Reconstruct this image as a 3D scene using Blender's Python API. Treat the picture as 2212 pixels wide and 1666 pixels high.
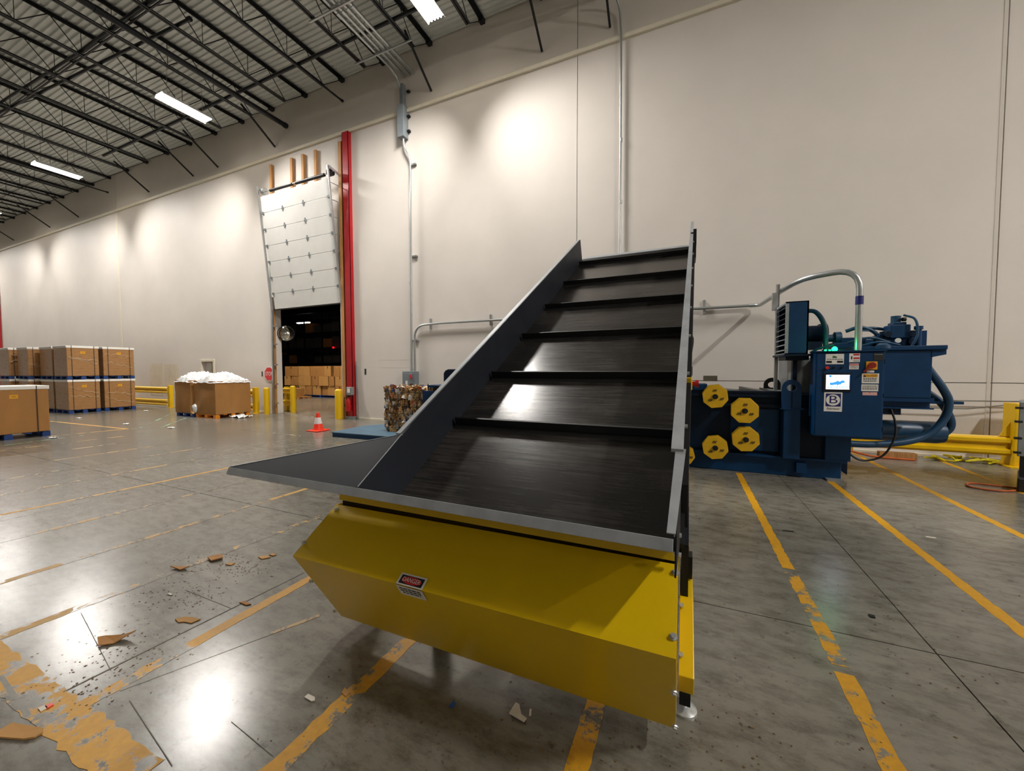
import bpy, math, random
from mathutils import Vector, Matrix, noise
R = math.radians
random.seed(7)
scn = bpy.context.scene
for o in list(bpy.data.objects): bpy.data.objects.remove(o)
col = scn.collection

# ------------------------------------------------------------------ camera
# X runs along the long wall, Y towards it, Z up (metres). Camera solved from the photo's lines.
CAM_H, YAW, PITCH, ROLL, FPX = 1.7, R(24.03), R(2.333), R(0.1555), 834.2
cam_d = bpy.data.cameras.new('camera'); cam = bpy.data.objects.new('camera', cam_d); col.objects.link(cam)
fwd = Vector((-math.sin(YAW)*math.cos(PITCH), math.cos(YAW)*math.cos(PITCH), -math.sin(PITCH)))
rt0 = Vector((math.cos(YAW), math.sin(YAW), 0)); dn0 = fwd.cross(rt0)
rt = math.cos(ROLL)*rt0 + math.sin(ROLL)*dn0; dn = -math.sin(ROLL)*rt0 + math.cos(ROLL)*dn0
cam.matrix_world = Matrix(((rt.x, -dn.x, -fwd.x, 0), (rt.y, -dn.y, -fwd.y, 0), (rt.z, -dn.z, -fwd.z, CAM_H), (0, 0, 0, 1)))
cam_d.sensor_fit = 'HORIZONTAL'; cam_d.sensor_width = 36; cam_d.lens = 36*FPX/2212; cam_d.clip_start = .05; cam_d.clip_end = 300
scn.camera = cam

# ------------------------------------------------------------------ world, exposure, main lights
w = bpy.data.worlds.new('world'); scn.world = w; w.use_nodes = True
w.node_tree.nodes['Background'].inputs[0].default_value = (.6, .65, .7, 1)
w.node_tree.nodes['Background'].inputs[1].default_value = .02
vs = scn.view_settings
vs.view_transform = 'Standard'; vs.look = 'None'; vs.gamma = 1; vs.use_curve_mapping = False
vs.exposure = 0.2
LAMP_SPREAD, LAMP_Z = R(132), 10.42
# x, y, power, spread: the row along the wall, then unseen lamps further out, several added as fill
LAMPS = [(-5.8, 7.72, 470, 112), (-15.4, 7.72, 470, 112), (-25.2, 7.72, 430, 112), (-35.0, 7.72, 380, 112), (-44.8, 7.72, 380, 112),
         (9.4, 1.8, 1000, 165), (19.0, 1.5, 800, 165), (10.0, -13.5, 150, 165), (-26.0, -11.0, 300, 165), (-45.0, -11.0, 400, 165)]
def area(x, y, z, sx, sy, p, colr, spread=math.pi):
    d = bpy.data.lights.new('strip_glow', 'AREA'); d.shape = 'RECTANGLE'; d.size = sx; d.size_y = sy
    d.energy = p; d.color = colr; d.spread = spread
    o = bpy.data.objects.new('strip_glow', d); col.objects.link(o); o.location = (x, y, z); return o
for (x, y, p, sp) in LAMPS:
    for k in (-1, 1):         # two tilted halves: the reflector throws wide to both sides, little past its ends
        o = area(x+k*.12, y, LAMP_Z, .23, 1.45, p/2, (1, .955, .9), R(sp)); o.rotation_euler = (0, -k*R(34), 0)
area(-19.0, 12.6, 10.8, .46, 1.45, 800, (1, .9, .78), R(150))     # unseen strip added beyond the doorway to brighten the cartons

# ------------------------------------------------------------------ helpers
def ray(px, py):
    return rt*((px-1106)/FPX) + dn*((py-833)/FPX) + fwd
def at(px, py, Y):            # a point of the photo at wall-parallel distance Y
    d = ray(px, py); return d*(Y/d.y) + Vector((0, 0, CAM_H))
def ground(px, py, z=0):
    d = ray(px, py); return d*((z-CAM_H)/d.z) + Vector((0, 0, CAM_H))

class MB:
    def __init__(s): s.v = []; s.f = []; s.m = []; s.cur = 0
    def add(s, vs, fs):
        b = len(s.v); s.v += [tuple(p) for p in vs]
        for f in fs: s.f.append(tuple(i+b for i in f)); s.m.append(s.cur)
        return s
    def box(s, x0, x1, y0, y1, z0, z1):
        if x0 > x1: x0, x1 = x1, x0
        if y0 > y1: y0, y1 = y1, y0
        if z0 > z1: z0, z1 = z1, z0
        return s.add([(x0,y0,z0),(x1,y0,z0),(x1,y1,z0),(x0,y1,z0),(x0,y0,z1),(x1,y0,z1),(x1,y1,z1),(x0,y1,z1)],
                     [(0,3,2,1),(4,5,6,7),(0,1,5,4),(1,2,6,5),(2,3,7,6),(3,0,4,7)])
    def obox(s, c, ax, ay, az, hx, hy, hz):      # oriented box
        c = Vector(c); ax = Vector(ax).normalized(); ay = Vector(ay).normalized(); az = Vector(az).normalized()
        P = [c + ax*(hx*i) + ay*(hy*j) + az*(hz*k) for k in (-1,1) for (i,j) in ((-1,-1),(1,-1),(1,1),(-1,1))]
        return s.add(P, [(0,3,2,1),(4,5,6,7),(0,1,5,4),(1,2,6,5),(2,3,7,6),(3,0,4,7)])
    def bar(s, a, b, wx, wz, up=(0,0,1)):
        a = Vector(a); b = Vector(b); d = (b-a); L = d.length; d.normalize(); up = Vector(up)
        if abs(d.dot(up)) > .98: up = Vector((0,1,0))
        sd = d.cross(up).normalized(); u = sd.cross(d)
        return s.obox((a+b)/2, d, sd, u, L/2, wx/2, wz/2)
    def prism(s, pts, a, b):                     # pts: loop of 3D points, extruded by vector
        n = len(pts); a = Vector(a) ; P = [Vector(p)+a for p in pts]; Q = [Vector(p)+Vector(b) for p in pts]
        return s.add(P+Q, [tuple(range(n-1,-1,-1)), tuple(range(n,2*n))] + [(i,(i+1)%n,n+(i+1)%n,n+i) for i in range(n)])
    def px(s, yz, x0, x1): return s.prism([(0,y,z) for y,z in yz], (x0,0,0), (x1,0,0))
    def py(s, xz, y0, y1): return s.prism([(x,0,z) for x,z in xz], (0,y0,0), (0,y1,0))
    def pz(s, xy, z0, z1): return s.prism([(x,y,0) for x,y in xy], (0,0,z0), (0,0,z1))
    def plate(s, pts, t):                        # planar polygon with thickness t along its normal
        n = (Vector(pts[1])-Vector(pts[0])).cross(Vector(pts[2])-Vector(pts[0])).normalized()
        return s.prism(pts, (0,0,0), n*t)
    def tube(s, pts, r, n=10, closed=False):
        pts = [Vector(p) for p in pts]; N = len(pts); rr = r if isinstance(r, (list, tuple)) else [r]*N
        t0 = (pts[1]-pts[0]).normalized(); u = t0.orthogonal().normalized(); V = []
        for i, p in enumerate(pts):
            if i == 0: t = t0
            elif i == N-1: t = (pts[i]-pts[i-1]).normalized()
            else: t = ((pts[i]-pts[i-1]).normalized() + (pts[i+1]-pts[i]).normalized()).normalized()
            u = (u - t*u.dot(t)).normalized(); k = t.cross(u)
            V += [p + (u*math.cos(2*math.pi*j/n) + k*math.sin(2*math.pi*j/n))*rr[i] for j in range(n)]
        F = [(i*n+j, i*n+(j+1)%n, (i+1)*n+(j+1)%n, (i+1)*n+j) for i in range(N-1) for j in range(n)]
        if not closed: F += [tuple(range(n-1,-1,-1)), tuple((N-1)*n+j for j in range(n))]
        return s.add(V, F)
    def cyl(s, a, b, r, n=16): return s.tube([a, b], r, n)
    def lathe(s, c, prof, n=20):
        c = Vector(c); V = []; N = len(prof)
        for (r, z) in prof: V += [c + Vector((r*math.cos(2*math.pi*j/n), r*math.sin(2*math.pi*j/n), z)) for j in range(n)]
        F = [(i*n+j, i*n+(j+1)%n, (i+1)*n+(j+1)%n, (i+1)*n+j) for i in range(N-1) for j in range(n)]
        F += [tuple(range(n-1,-1,-1)), tuple((N-1)*n+j for j in range(n))]
        return s.add(V, F)
    def bbox(s):
        xs, ys, zs = zip(*s.v); return min(xs), max(xs), min(ys), max(ys), min(zs), max(zs)

ORG = {}
def orgof(o): return ORG[o.name]
def props(o, label=None, cat=None, group=None, kind=None):
    if label: o['label'] = label
    if cat: o['category'] = cat
    if group: o['group'] = group
    if kind: o['kind'] = kind
    return o
def mesh_of(name, mb, mats, org, smooth=False):
    me = bpy.data.meshes.new(name); me.from_pydata([(p[0]-org[0], p[1]-org[1], p[2]-org[2]) for p in mb.v], [], mb.f)
    mats = mats if isinstance(mats, (list, tuple)) else [mats]
    for m in mats: me.materials.append(m)
    if len(mats) > 1: me.polygons.foreach_set('material_index', mb.m)
    if smooth:
        me.polygons.foreach_set('use_smooth', [True]*len(me.polygons))
        try: me.set_sharp_from_angle(angle=R(40))
        except Exception: pass
    me.update(); return me
def bevel(o, wdt, seg=2):
    b = o.modifiers.new('bevel', 'BEVEL'); b.width = wdt; b.segments = seg; b.limit_method = 'ANGLE'; b.angle_limit = R(35)
    return o
def part(name, mb, mat, parent, smooth=False, bev=0, label=None, kind=None):
    o = bpy.data.objects.new(name, mesh_of(name, mb, mat, orgof(parent), smooth)); col.objects.link(o)
    o.parent = parent; ORG[o.name] = orgof(parent)
    if bev: bevel(o, bev)
    return props(o, label, kind=kind)
def root(name, loc, label, cat, group=None, kind=None):
    o = bpy.data.objects.new(name, None); col.objects.link(o); o.location = loc; o.empty_display_size = .2
    ORG[o.name] = tuple(loc); return props(o, label, cat, group, kind)
def thing(name, mb, mat, label, cat, group=None, kind=None, smooth=False, bev=0, org=None):
    if org is None:
        b = mb.bbox(); org = ((b[0]+b[1])/2, (b[2]+b[3])/2, b[4])
    o = bpy.data.objects.new(name, mesh_of(name, mb, mat, org, smooth)); col.objects.link(o); o.location = org
    ORG[o.name] = tuple(org)
    if bev: bevel(o, bev)
    return props(o, label, cat, group, kind)
def inst(name, me, parent, loc):      # shared-mesh child at world point loc
    o = bpy.data.objects.new(name, me); col.objects.link(o); o.parent = parent
    g = orgof(parent); o.location = (loc[0]-g[0], loc[1]-g[1], loc[2]-g[2]); ORG[o.name] = tuple(loc); return o
def dup(r, loc, label=None):
    c = r.copy(); col.objects.link(c); c.location = loc
    if label: c['label'] = label
    for ch in r.children:
        d = ch.copy(); col.objects.link(d); d.parent = c
        for g in ch.children:
            e = g.copy(); col.objects.link(e); e.parent = d
    ORG[c.name] = tuple(loc); return c
def smoothpath(P, k=8):
    P = [Vector(p) for p in P]; P = [P[0]*2-P[1]] + P + [P[-1]*2-P[-2]]; out = []
    for i in range(1, len(P)-2):
        for j in range(k):
            t = j/k; a, b, c, d = P[i-1:i+3]
            out.append(.5*((2*b) + (c-a)*t + (2*a-5*b+4*c-d)*t*t + (3*b-a-3*c+d)*t**3))
    return out + [P[-2]]
def bend(P, r, k=6):          # polyline with rounded corners
    P = [Vector(p) for p in P]; out = [P[0]]
    for i in range(1, len(P)-1):
        a = (P[i-1]-P[i]); b = (P[i+1]-P[i]); q = min(r, a.length*.49, b.length*.49)
        A = P[i]+a.normalized()*q; B = P[i]+b.normalized()*q
        for j in range(k+1):
            t = j/k; out.append((1-t)**2*A + 2*t*(1-t)*P[i] + t*t*B)
    return out + [P[-1]]
def text(name, body, size, loc, mat, parent, rot=(R(90),0,0), align='CENTER', shear=0, sx=1):
    cu = bpy.data.curves.new(name, 'FONT'); cu.body = body; cu.size = size; cu.align_x = align; cu.align_y = 'CENTER'; cu.shear = shear
    t = bpy.data.objects.new(name, cu); col.objects.link(t)
    dg = bpy.context.evaluated_depsgraph_get(); me = bpy.data.meshes.new_from_object(t.evaluated_get(dg))
    bpy.data.objects.remove(t); me.materials.clear(); me.materials.append(mat)
    o = bpy.data.objects.new(name, me); col.objects.link(o); o.parent = parent; g = orgof(parent)
    o.location = (loc[0]-g[0], loc[1]-g[1], loc[2]-g[2]); o.rotation_euler = rot; o.scale = (sx, 1, 1); return o
NUM = ['first','second','third','fourth','fifth','sixth','seventh','eighth','ninth','tenth']

# ------------------------------------------------------------------ materials
def nodes(name):
    m = bpy.data.materials.new(name); m.use_nodes = True; nt = m.node_tree
    return m, nt, nt.nodes['Principled BSDF']
def N(nt, t, **k):
    n = nt.nodes.new(t)
    for a, b in k.items():
        if a in n.inputs: n.inputs[a].default_value = b
        else: setattr(n, a, b)
    return n
def rgb(h):                    # '#rrggbb' -> linear
    c = [int(h[i:i+2], 16)/255 for i in (1,3,5)]
    return tuple(x/12.92 if x <= .04045 else ((x+.055)/1.055)**2.4 for x in c)
def M(name, c, rough=.5, metal=0, var=.12, scale=6, bump=0, bscale=60, stretch=(1,1,1), spec=.5, coat=0, rvar=.1):
    m, nt, b = nodes(name); c = rgb(c) if isinstance(c, str) else c
    tc = N(nt, 'ShaderNodeTexCoord'); mp = N(nt, 'ShaderNodeMapping'); mp.inputs['Scale'].default_value = stretch
    nt.links.new(tc.outputs['Object'], mp.inputs[0])
    nz = N(nt, 'ShaderNodeTexNoise', Scale=scale, Detail=5.0, Roughness=.6); nt.links.new(mp.outputs[0], nz.inputs['Vector'])
    cr = N(nt, 'ShaderNodeValToRGB'); e = cr.color_ramp.elements
    e[0].position = .3; e[1].position = .7
    e[0].color = (*[x*(1-var) for x in c], 1); e[1].color = (*[min(1, x*(1+var)) for x in c], 1)
    nt.links.new(nz.outputs[0], cr.inputs[0]); nt.links.new(cr.outputs[0], b.inputs['Base Color'])
    mr = N(nt, 'ShaderNodeMapRange'); mr.inputs[3].default_value = max(.02, rough-rvar); mr.inputs[4].default_value = min(1, rough+rvar)
    nt.links.new(nz.outputs[0], mr.inputs[0]); nt.links.new(mr.outputs[0], b.inputs['Roughness'])
    b.inputs['Metallic'].default_value = metal; b.inputs['Specular IOR Level'].default_value = spec; b.inputs['Coat Weight'].default_value = coat
    if bump:
        n2 = N(nt, 'ShaderNodeTexNoise', Scale=bscale, Detail=4.0); nt.links.new(mp.outputs[0], n2.inputs['Vector'])
        bp = N(nt, 'ShaderNodeBump', Strength=bump, Distance=.01); nt.links.new(n2.outputs[0], bp.inputs['Height']); nt.links.new(bp.outputs[0], b.inputs['Normal'])
    return m
def EM(name, c, s):
    m, nt, b = nodes(name); c = rgb(c) if isinstance(c, str) else c
    b.inputs['Base Color'].default_value = (*c, 1); b.inputs['Emission Color'].default_value = (*c, 1); b.inputs['Emission Strength'].default_value = s
    return m
def concrete_color(nt, tc):
    """worn sealed concrete: cloudy tone, drag marks, dark spots"""
    L = nt.links.new
    n1 = N(nt, 'ShaderNodeTexNoise', Scale=.55, Detail=6.0, Roughness=.65); L(tc.outputs['Object'], n1.inputs['Vector'])
    c1 = N(nt, 'ShaderNodeValToRGB'); e = c1.color_ramp.elements
    e[0].position = .28; e[1].position = .72; e[0].color = (.15,.138,.11,1); e[1].color = (.25,.236,.2,1); L(n1.outputs[0], c1.inputs[0])
    mp = N(nt, 'ShaderNodeMapping'); mp.inputs['Scale'].default_value = (1.2, 2.6, 1); mp.inputs['Rotation'].default_value = (0,0,R(12)); L(tc.outputs['Object'], mp.inputs[0])
    n2 = N(nt, 'ShaderNodeTexNoise', Scale=3.6, Detail=8.0, Roughness=.75); L(mp.outputs[0], n2.inputs['Vector'])
    c2 = N(nt, 'ShaderNodeValToRGB'); e = c2.color_ramp.elements
    e[0].position = .36; e[1].position = .56; e[0].color = (.42,.39,.34,1); e[1].color = (1,1,1,1); L(n2.outputs[0], c2.inputs[0])
    mx = N(nt, 'ShaderNodeMix', data_type='RGBA', blend_type='MULTIPLY'); mx.inputs[0].default_value = .75
    L(c1.outputs[0], mx.inputs[6]); L(c2.outputs[0], mx.inputs[7])
    n3 = N(nt, 'ShaderNodeTexNoise', Scale=9, Detail=4.0, Roughness=.75); L(tc.outputs['Object'], n3.inputs['Vector'])
    c3 = N(nt, 'ShaderNodeValToRGB'); e = c3.color_ramp.elements
    e[0].position = .29; e[1].position = .4; e[0].color = (.28,.25,.2,1); e[1].color = (1,1,1,1); L(n3.outputs[0], c3.inputs[0])
    m2 = N(nt, 'ShaderNodeMix', data_type='RGBA', blend_type='MULTIPLY'); m2.inputs[0].default_value = .8
    L(mx.outputs[2], m2.inputs[6]); L(c3.outputs[0], m2.inputs[7])
    return m2.outputs[2], n1, n2
def floor_mat():
    m, nt, b = nodes('sealed_concrete'); L = nt.links.new
    tc = N(nt, 'ShaderNodeTexCoord'); c, n1, n2 = concrete_color(nt, tc); L(c, b.inputs['Base Color'])
    mr = N(nt, 'ShaderNodeMapRange'); mr.inputs[3].default_value = .3; mr.inputs[4].default_value = .15; L(n1.outputs[0], mr.inputs[0]); L(mr.outputs[0], b.inputs['Roughness'])
    b.inputs['Specular IOR Level'].default_value = .5
    bp = N(nt, 'ShaderNodeBump', Strength=.05, Distance=.01); L(n2.outputs[0], bp.inputs['Height']); L(bp.outputs[0], b.inputs['Normal'])
    return m
def paint_mat(name, c, wear, scale=7):
    m, nt, b = nodes(name); L = nt.links.new; c = rgb(c)
    tc = N(nt, 'ShaderNodeTexCoord'); con, n1, n2 = concrete_color(nt, tc)
    nz = N(nt, 'ShaderNodeTexNoise', Scale=scale, Detail=8.0, Roughness=.72); L(tc.outputs['Object'], nz.inputs['Vector'])
    n5 = N(nt, 'ShaderNodeTexNoise', Scale=.9, Detail=2.0); L(tc.outputs['Object'], n5.inputs['Vector'])
    ad = N(nt, 'ShaderNodeMath', operation='MULTIPLY_ADD'); ad.inputs[1].default_value = .7; L(n5.outputs[0], ad.inputs[0]); L(nz.outputs[0], ad.inputs[2])
    cr = N(nt, 'ShaderNodeValToRGB'); e = cr.color_ramp.elements
    e[0].position = wear-.02; e[1].position = wear+.03; e[0].color = (0,0,0,1); e[1].color = (1,1,1,1); L(ad.outputs[0], cr.inputs[0])
    n4 = N(nt, 'ShaderNodeTexNoise', Scale=30, Detail=3.0); L(tc.outputs['Object'], n4.inputs['Vector'])
    c4 = N(nt, 'ShaderNodeValToRGB'); c4.color_ramp.elements[0].color = (*[x*.72 for x in c],1); c4.color_ramp.elements[1].color = (*[min(1,x*1.15) for x in c],1); L(n4.outputs[0], c4.inputs[0])
    mx = N(nt, 'ShaderNodeMix', data_type='RGBA'); L(cr.outputs[0], mx.inputs[0]); L(con, mx.inputs[6]); L(c4.outputs[0], mx.inputs[7])
    L(mx.outputs[2], b.inputs['Base Color'])
    fr = N(nt, 'ShaderNodeMapRange'); fr.inputs[3].default_value = .3; fr.inputs[4].default_value = .15; L(n1.outputs[0], fr.inputs[0])
    rm = N(nt, 'ShaderNodeMix'); L(cr.outputs[0], rm.inputs[0]); L(fr.outputs[0], rm.inputs[2]); rm.inputs[3].default_value = .52; L(rm.outputs[0], b.inputs['Roughness'])
    b.inputs['Specular IOR Level'].default_value = .5
    return m
def belt_mat():
    m, nt, b = nodes('belt_rubber'); L = nt.links.new
    tc = N(nt, 'ShaderNodeTexCoord'); mp = N(nt, 'ShaderNodeMapping'); mp.inputs['Scale'].default_value = (1.3, 34, 34); L(tc.outputs['Object'], mp.inputs[0])
    nz = N(nt, 'ShaderNodeTexNoise', Scale=1.6, Detail=6.0, Roughness=.7); L(mp.outputs[0], nz.inputs['Vector'])
    n2 = N(nt, 'ShaderNodeTexNoise', Scale=2.6, Detail=5.0); L(tc.outputs['Object'], n2.inputs['Vector'])
    mu = N(nt, 'ShaderNodeMath', operation='MULTIPLY'); L(nz.outputs[0], mu.inputs[0]); L(n2.outputs[0], mu.inputs[1])
    cr = N(nt, 'ShaderNodeValToRGB'); e = cr.color_ramp.elements
    e[0].position = .2; e[1].position = .42; e[0].color = (.014,.0125,.0115,1); e[1].color = (.062,.055,.05,1); L(mu.outputs[0], cr.inputs[0]); L(cr.outputs[0], b.inputs['Base Color'])
    mr = N(nt, 'ShaderNodeMapRange'); mr.inputs[3].default_value = .17; mr.inputs[4].default_value = .31; L(nz.outputs[0], mr.inputs[0]); L(mr.outputs[0], b.inputs['Roughness'])
    bp = N(nt, 'ShaderNodeBump', Strength=.03, Distance=.01); L(nz.outputs[0], bp.inputs['Height']); L(bp.outputs[0], b.inputs['Normal'])
    return m
def wood_mat(name, c):
    m, nt, b = nodes(name); L = nt.links.new; c = rgb(c)
    tc = N(nt, 'ShaderNodeTexCoord'); mp = N(nt, 'ShaderNodeMapping'); mp.inputs['Scale'].default_value = (14, 14, .7); L(tc.outputs['Object'], mp.inputs[0])
    nz = N(nt, 'ShaderNodeTexNoise', Scale=2.5, Detail=5.0, Distortion=.6); L(mp.outputs[0], nz.inputs['Vector'])
    cr = N(nt, 'ShaderNodeValToRGB'); e = cr.color_ramp.elements; e[0].position = .3; e[1].position = .7
    e[0].color = (*[x*.6 for x in c],1); e[1].color = (*[min(1,x*1.2) for x in c],1); L(nz.outputs[0], cr.inputs[0]); L(cr.outputs[0], b.inputs['Base Color']); b.inputs['Roughness'].default_value = .7
    return m

m_floor = floor_mat()
m_joint = M('joint_filler', '#2a2620', .8)
m_wall = M('painted_concrete_wall', '#dcd5cd', .62, var=.035, scale=.8, bump=.04, bscale=30)
m_wall2 = M('painted_concrete_upper', '#d2cbc1', .65, var=.035, scale=.8, bump=.08, bscale=22)
m_trimw = M('cream_trim', '#e2dac6', .6, var=.04)
m_scuff = M('patched_wall_paint', '#d8cdb8', .6, var=.08, scale=3)
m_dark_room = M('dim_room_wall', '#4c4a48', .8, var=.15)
m_deck = M('galvanised_roof_deck', '#d6d9d4', .5, .0, var=.06, scale=2)
m_steel_blk = M('dark_joist_steel', '#0d0e12', .5, .0, var=.25)
m_pipe_blk = M('black_sprinkler_pipe', '#14171c', .4, .3)
m_galv = M('galvanised_conduit', '#b4b8b8', .34, .75, var=.06, scale=3, rvar=.05)
m_gboxm = M('grey_enclosure_paint', '#7e868b', .45, .1, var=.08)
m_red = M('red_column_paint', '#a31019', .38, var=.12, scale=3)
m_white_door = M('white_door_panel', '#e4e3de', .45, var=.03, scale=3)
m_wood = wood_mat('raw_timber', '#c08a4e')
m_yel = M('safety_yellow_paint', '#e0b400', .42, var=.06, scale=2)
m_yel_box = M('glossy_yellow_sheet', '#e3bd00', .36, var=.035, scale=3, bump=.02, bscale=80)
m_yel_dk = M('yellow_reel_cover', '#e0b010', .5, var=.1, scale=9)
m_grey_side = M('charcoal_side_plate', '#20232a', .5, 0, spec=.25, var=.12, scale=5)
m_grey_lip = M('grey_edge_angle', '#9b9fa3', .5, .1, var=.14, scale=9)
m_blackm = M('black_machine_steel', '#131416', .5, .1, var=.2)
m_cleat = M('black_cleat_rubber', '#08080a', .5, var=.2)
m_belt = belt_mat()
m_bolt = M('zinc_bolt', '#d0d2d2', .3, .55, var=.1, scale=40)
m_blue = M('baler_blue_paint', '#01345c', .45, var=.14, scale=4, spec=.3)
m_blue_dk = M('deep_blue_steel', '#021a30', .5, var=.22, scale=4, spec=.25)
m_blue_top = M('ramp_blue_paint', '#49687c', .5, var=.12, scale=4)
m_hose = M('blue_painted_hose', '#1b4363', .38, var=.12)
m_black = M('black_plastic', '#0a0a0b', .45)
m_plate = M('bare_grey_plate', '#8b8f8f', .45, .4, var=.2, scale=4)
m_screen_frame = M('screen_bezel', '#07080c', .25)
m_white = M('white_print', '#e8e6e0', .5, var=.03)
m_navy = M('navy_print', '#141a66', .45)
m_redp = M('red_print', '#c8232a', .45)
m_redd = M('dark_red_plastic', '#8c1c14', .4)
m_orgp = M('amber_print', '#e0a018', .45)
m_ink = M('black_print', '#1c1c1c', .6)
m_greenp = M('green_print', '#2a6a30', .6)
m_screen = EM('lit_screen', '#dfeaff', 3.2)
m_screen_b = EM('lit_screen_blue', '#2c78d8', 1.6)
m_green = EM('green_beacon', '#0bff5a', 14)
m_tube = EM('fluorescent_tube', '#fff6ea', 26)
m_tube_far = EM('distant_tube', '#fff6ea', 14)
m_exit = EM('red_pilot_light', '#ff1220', 1.6)
m_house = M('fixture_housing', '#dcdcd8', .4)
m_card = M('cardboard', '#a8773f', .75, var=.1, scale=3, stretch=(1,1,.4))
m_card2 = M('cardboard_bright', '#b98a4c', .75, var=.1, scale=3)
m_wrap = M('film_wrapped_cardboard', '#a0764a', .3, var=.14, scale=5, stretch=(1,1,3), coat=.25)
m_film = M('stretch_film', '#cdb99c', .2, var=.1, scale=20)
m_heap = M('clear_plastic_scrap', '#eceeed', .25, var=.08, scale=14, bump=.5, bscale=14)
m_lid = M('white_lid_board', '#ebe8e1', .55, var=.03)
m_pal_b = M('blue_pallet_paint', '#123a78', .6, var=.25)
m_pal_o = M('orange_pallet_plastic', '#e58a1a', .45, var=.1)
m_cone = M('cone_orange', '#ef3a1a', .42, var=.06)
m_conew = M('cone_reflective_band', '#e6dcdc', .4)
m_sign = M('stop_sign_red', '#d2201f', .4, var=.05)
m_ext = M('extinguisher_red', '#b0141a', .28)
m_mirror = M('mirror_glass', '#d8d8d2', .04, 1, var=.02)
m_seamr = M('seam_sealant', '#8f887c', .8)
m_steelw = M('steel_wire', '#9a9a98', .35, .8)
m_rope = M('yellow_rope', '#e0d012', .6, var=.2, scale=30)
m_orange = M('orange_strap', '#b5541c', .7, var=.2)
m_paper = M('paper_scrap', '#dfd8cc', .7)
m_bluep = M('blue_scrap', '#2458a8', .5)
y_fresh = paint_mat('floor_yellow_fresh', '#cf970e', .62)
y_mid = paint_mat('floor_yellow_worn', '#cb9418', .76)
y_old = paint_mat('floor_yellow_faded', '#bd9038', .87)
y_ghost = paint_mat('floor_yellow_ghost', '#b99a66', .95)
g_line = paint_mat('floor_green_line', '#7fae8c', .9)
w_line = paint_mat('floor_white_line', '#b8b0a0', .95)
m_strap = M('dark_strap', '#46341f', .5)
m_crack = M('floor_crack', '#57503f', .6)

# ------------------------------------------------------------------ the room
WY, WT, CZ, LEDGE = 10.07, .36, 11.62, 9.84
XL, XR, YB = -55, 22, -16
floor = thing('floor', MB().box(-95, XR, YB, 72, -.16, -.012), m_joint, 'sealed grey concrete warehouse floor with yellow lane lines', 'floor', kind='structure', org=(0,0,0))
xs = [XL, -49.3, -40.85, -32.4, -23.95, -15.5, -7.05, 1.4, 9.85, XR]; ys = [YB, -5.4, 3.07, WY]
G = .004
for i in range(len(xs)-1):
    for j in range(len(ys)-1):
        part('floor_slab', MB().box(xs[i]+G, xs[i+1]-G, ys[j]+G, ys[j+1]-G, -.15, 0), m_floor, floor)
part('floor_slab', MB().box(-95, XR, WY+G, 72, -.15, 0), m_floor, floor)
LZN = [0]
def line(x0, y0, x1, y1, wd, mat, name='painted_floor_line', z=.0012):
    LZN[0] += 1; z = z+LZN[0]*.00003
    a = Vector((x0,y0,0)); b = Vector((x1,y1,0)); d = (b-a).normalized(); s = Vector((-d.y, d.x, 0))*wd/2; mb = MB()
    n = max(1, int((b-a).length/.05)); jt = wd*.09; rl = random.Random(int(x0*1000+y0*77)); L1 = []; R1 = []
    for k in range(n+1):
        p = a.lerp(b, k/n); L1.append(p-s*(1+rl.uniform(-1,1)*.13)); R1.append(p+s*(1+rl.uniform(-1,1)*.13))
    V = L1+R1; V = [Vector((p.x,p.y,z)) for p in V]+[Vector((p.x,p.y,-.002)) for p in V]; m = 2*(n+1)
    F = [(k,k+1,n+2+k,n+1+k) for k in range(n)] + [(m+k,k,k+1,m+k+1)[::-1] for k in range(n)] + [(m+n+1+k,m+n+2+k,n+2+k,n+1+k) for k in range(n)]
    mb.add(V, F); part(name, mb, mat, floor)
line(.835, 7.23, .835, 3.9, .085, y_fresh); line(.84, 3.82, .845, 2.72, .09, y_mid); line(.84, 2.66, .83, 1.0, .09, y_mid)
line(2.04, 7.25, 2.02, 4.2, .085, y_fresh); line(2.02, 4.2, 2.01, 1.0, .09, y_fresh)
line(3.14, 9.95, 3.16, 2.0, .085, y_fresh); line(4.36, 9.9, 4.17, 6.0, .08, y_fresh); line(5.5, 9.9, 5.5, 5.5, .08, y_fresh)
line(-.385, 2.6, -.395, 1.2, .095, y_mid); line(-1.53, 3.2, -1.575, .95, .095, y_mid)
line(-2.77, 3.0, -2.77, .8, .085, y_mid); line(-3.83, 3.6, -3.97, .85, .08, y_old)
line(-4.93, 4.0, -5.0, .85, .07, y_old); line(-6.12, 4.6, -6.2, .85, .07, y_old); line(-7.23, 4.6, -7.4, .85, .065, y_mid)
for k, x in enumerate((-8.5, -9.7, -10.9, -12.1, -13.3)): line(x, 5.0, x-.05, 1.2, .07, (y_old, y_ghost)[k % 2])
line(-9.0, 5.55, -5.2, 5.5, .06, y_ghost); line(-11.5, 6.9, -7.5, 6.85, .05, w_line)
line(-4.2, .76, -2.05, .78, .16, y_mid)
line(-19.6, 5.53, -14.85, 5.67, .09, y_mid); line(-15.1, 4.2, -14.85, 5.67, .08, y_mid)
line(-14.2, 3.2, -14.7, 5.9, .06, g_line); line(-14.7, 5.9, -18.9, 8.65, .07, g_line); line(-13.9, 5.9, -16.4, 7.9, .06, g_line)
line(-15.3, 9.85, -10.2, 9.85, .06, w_line)
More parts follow.
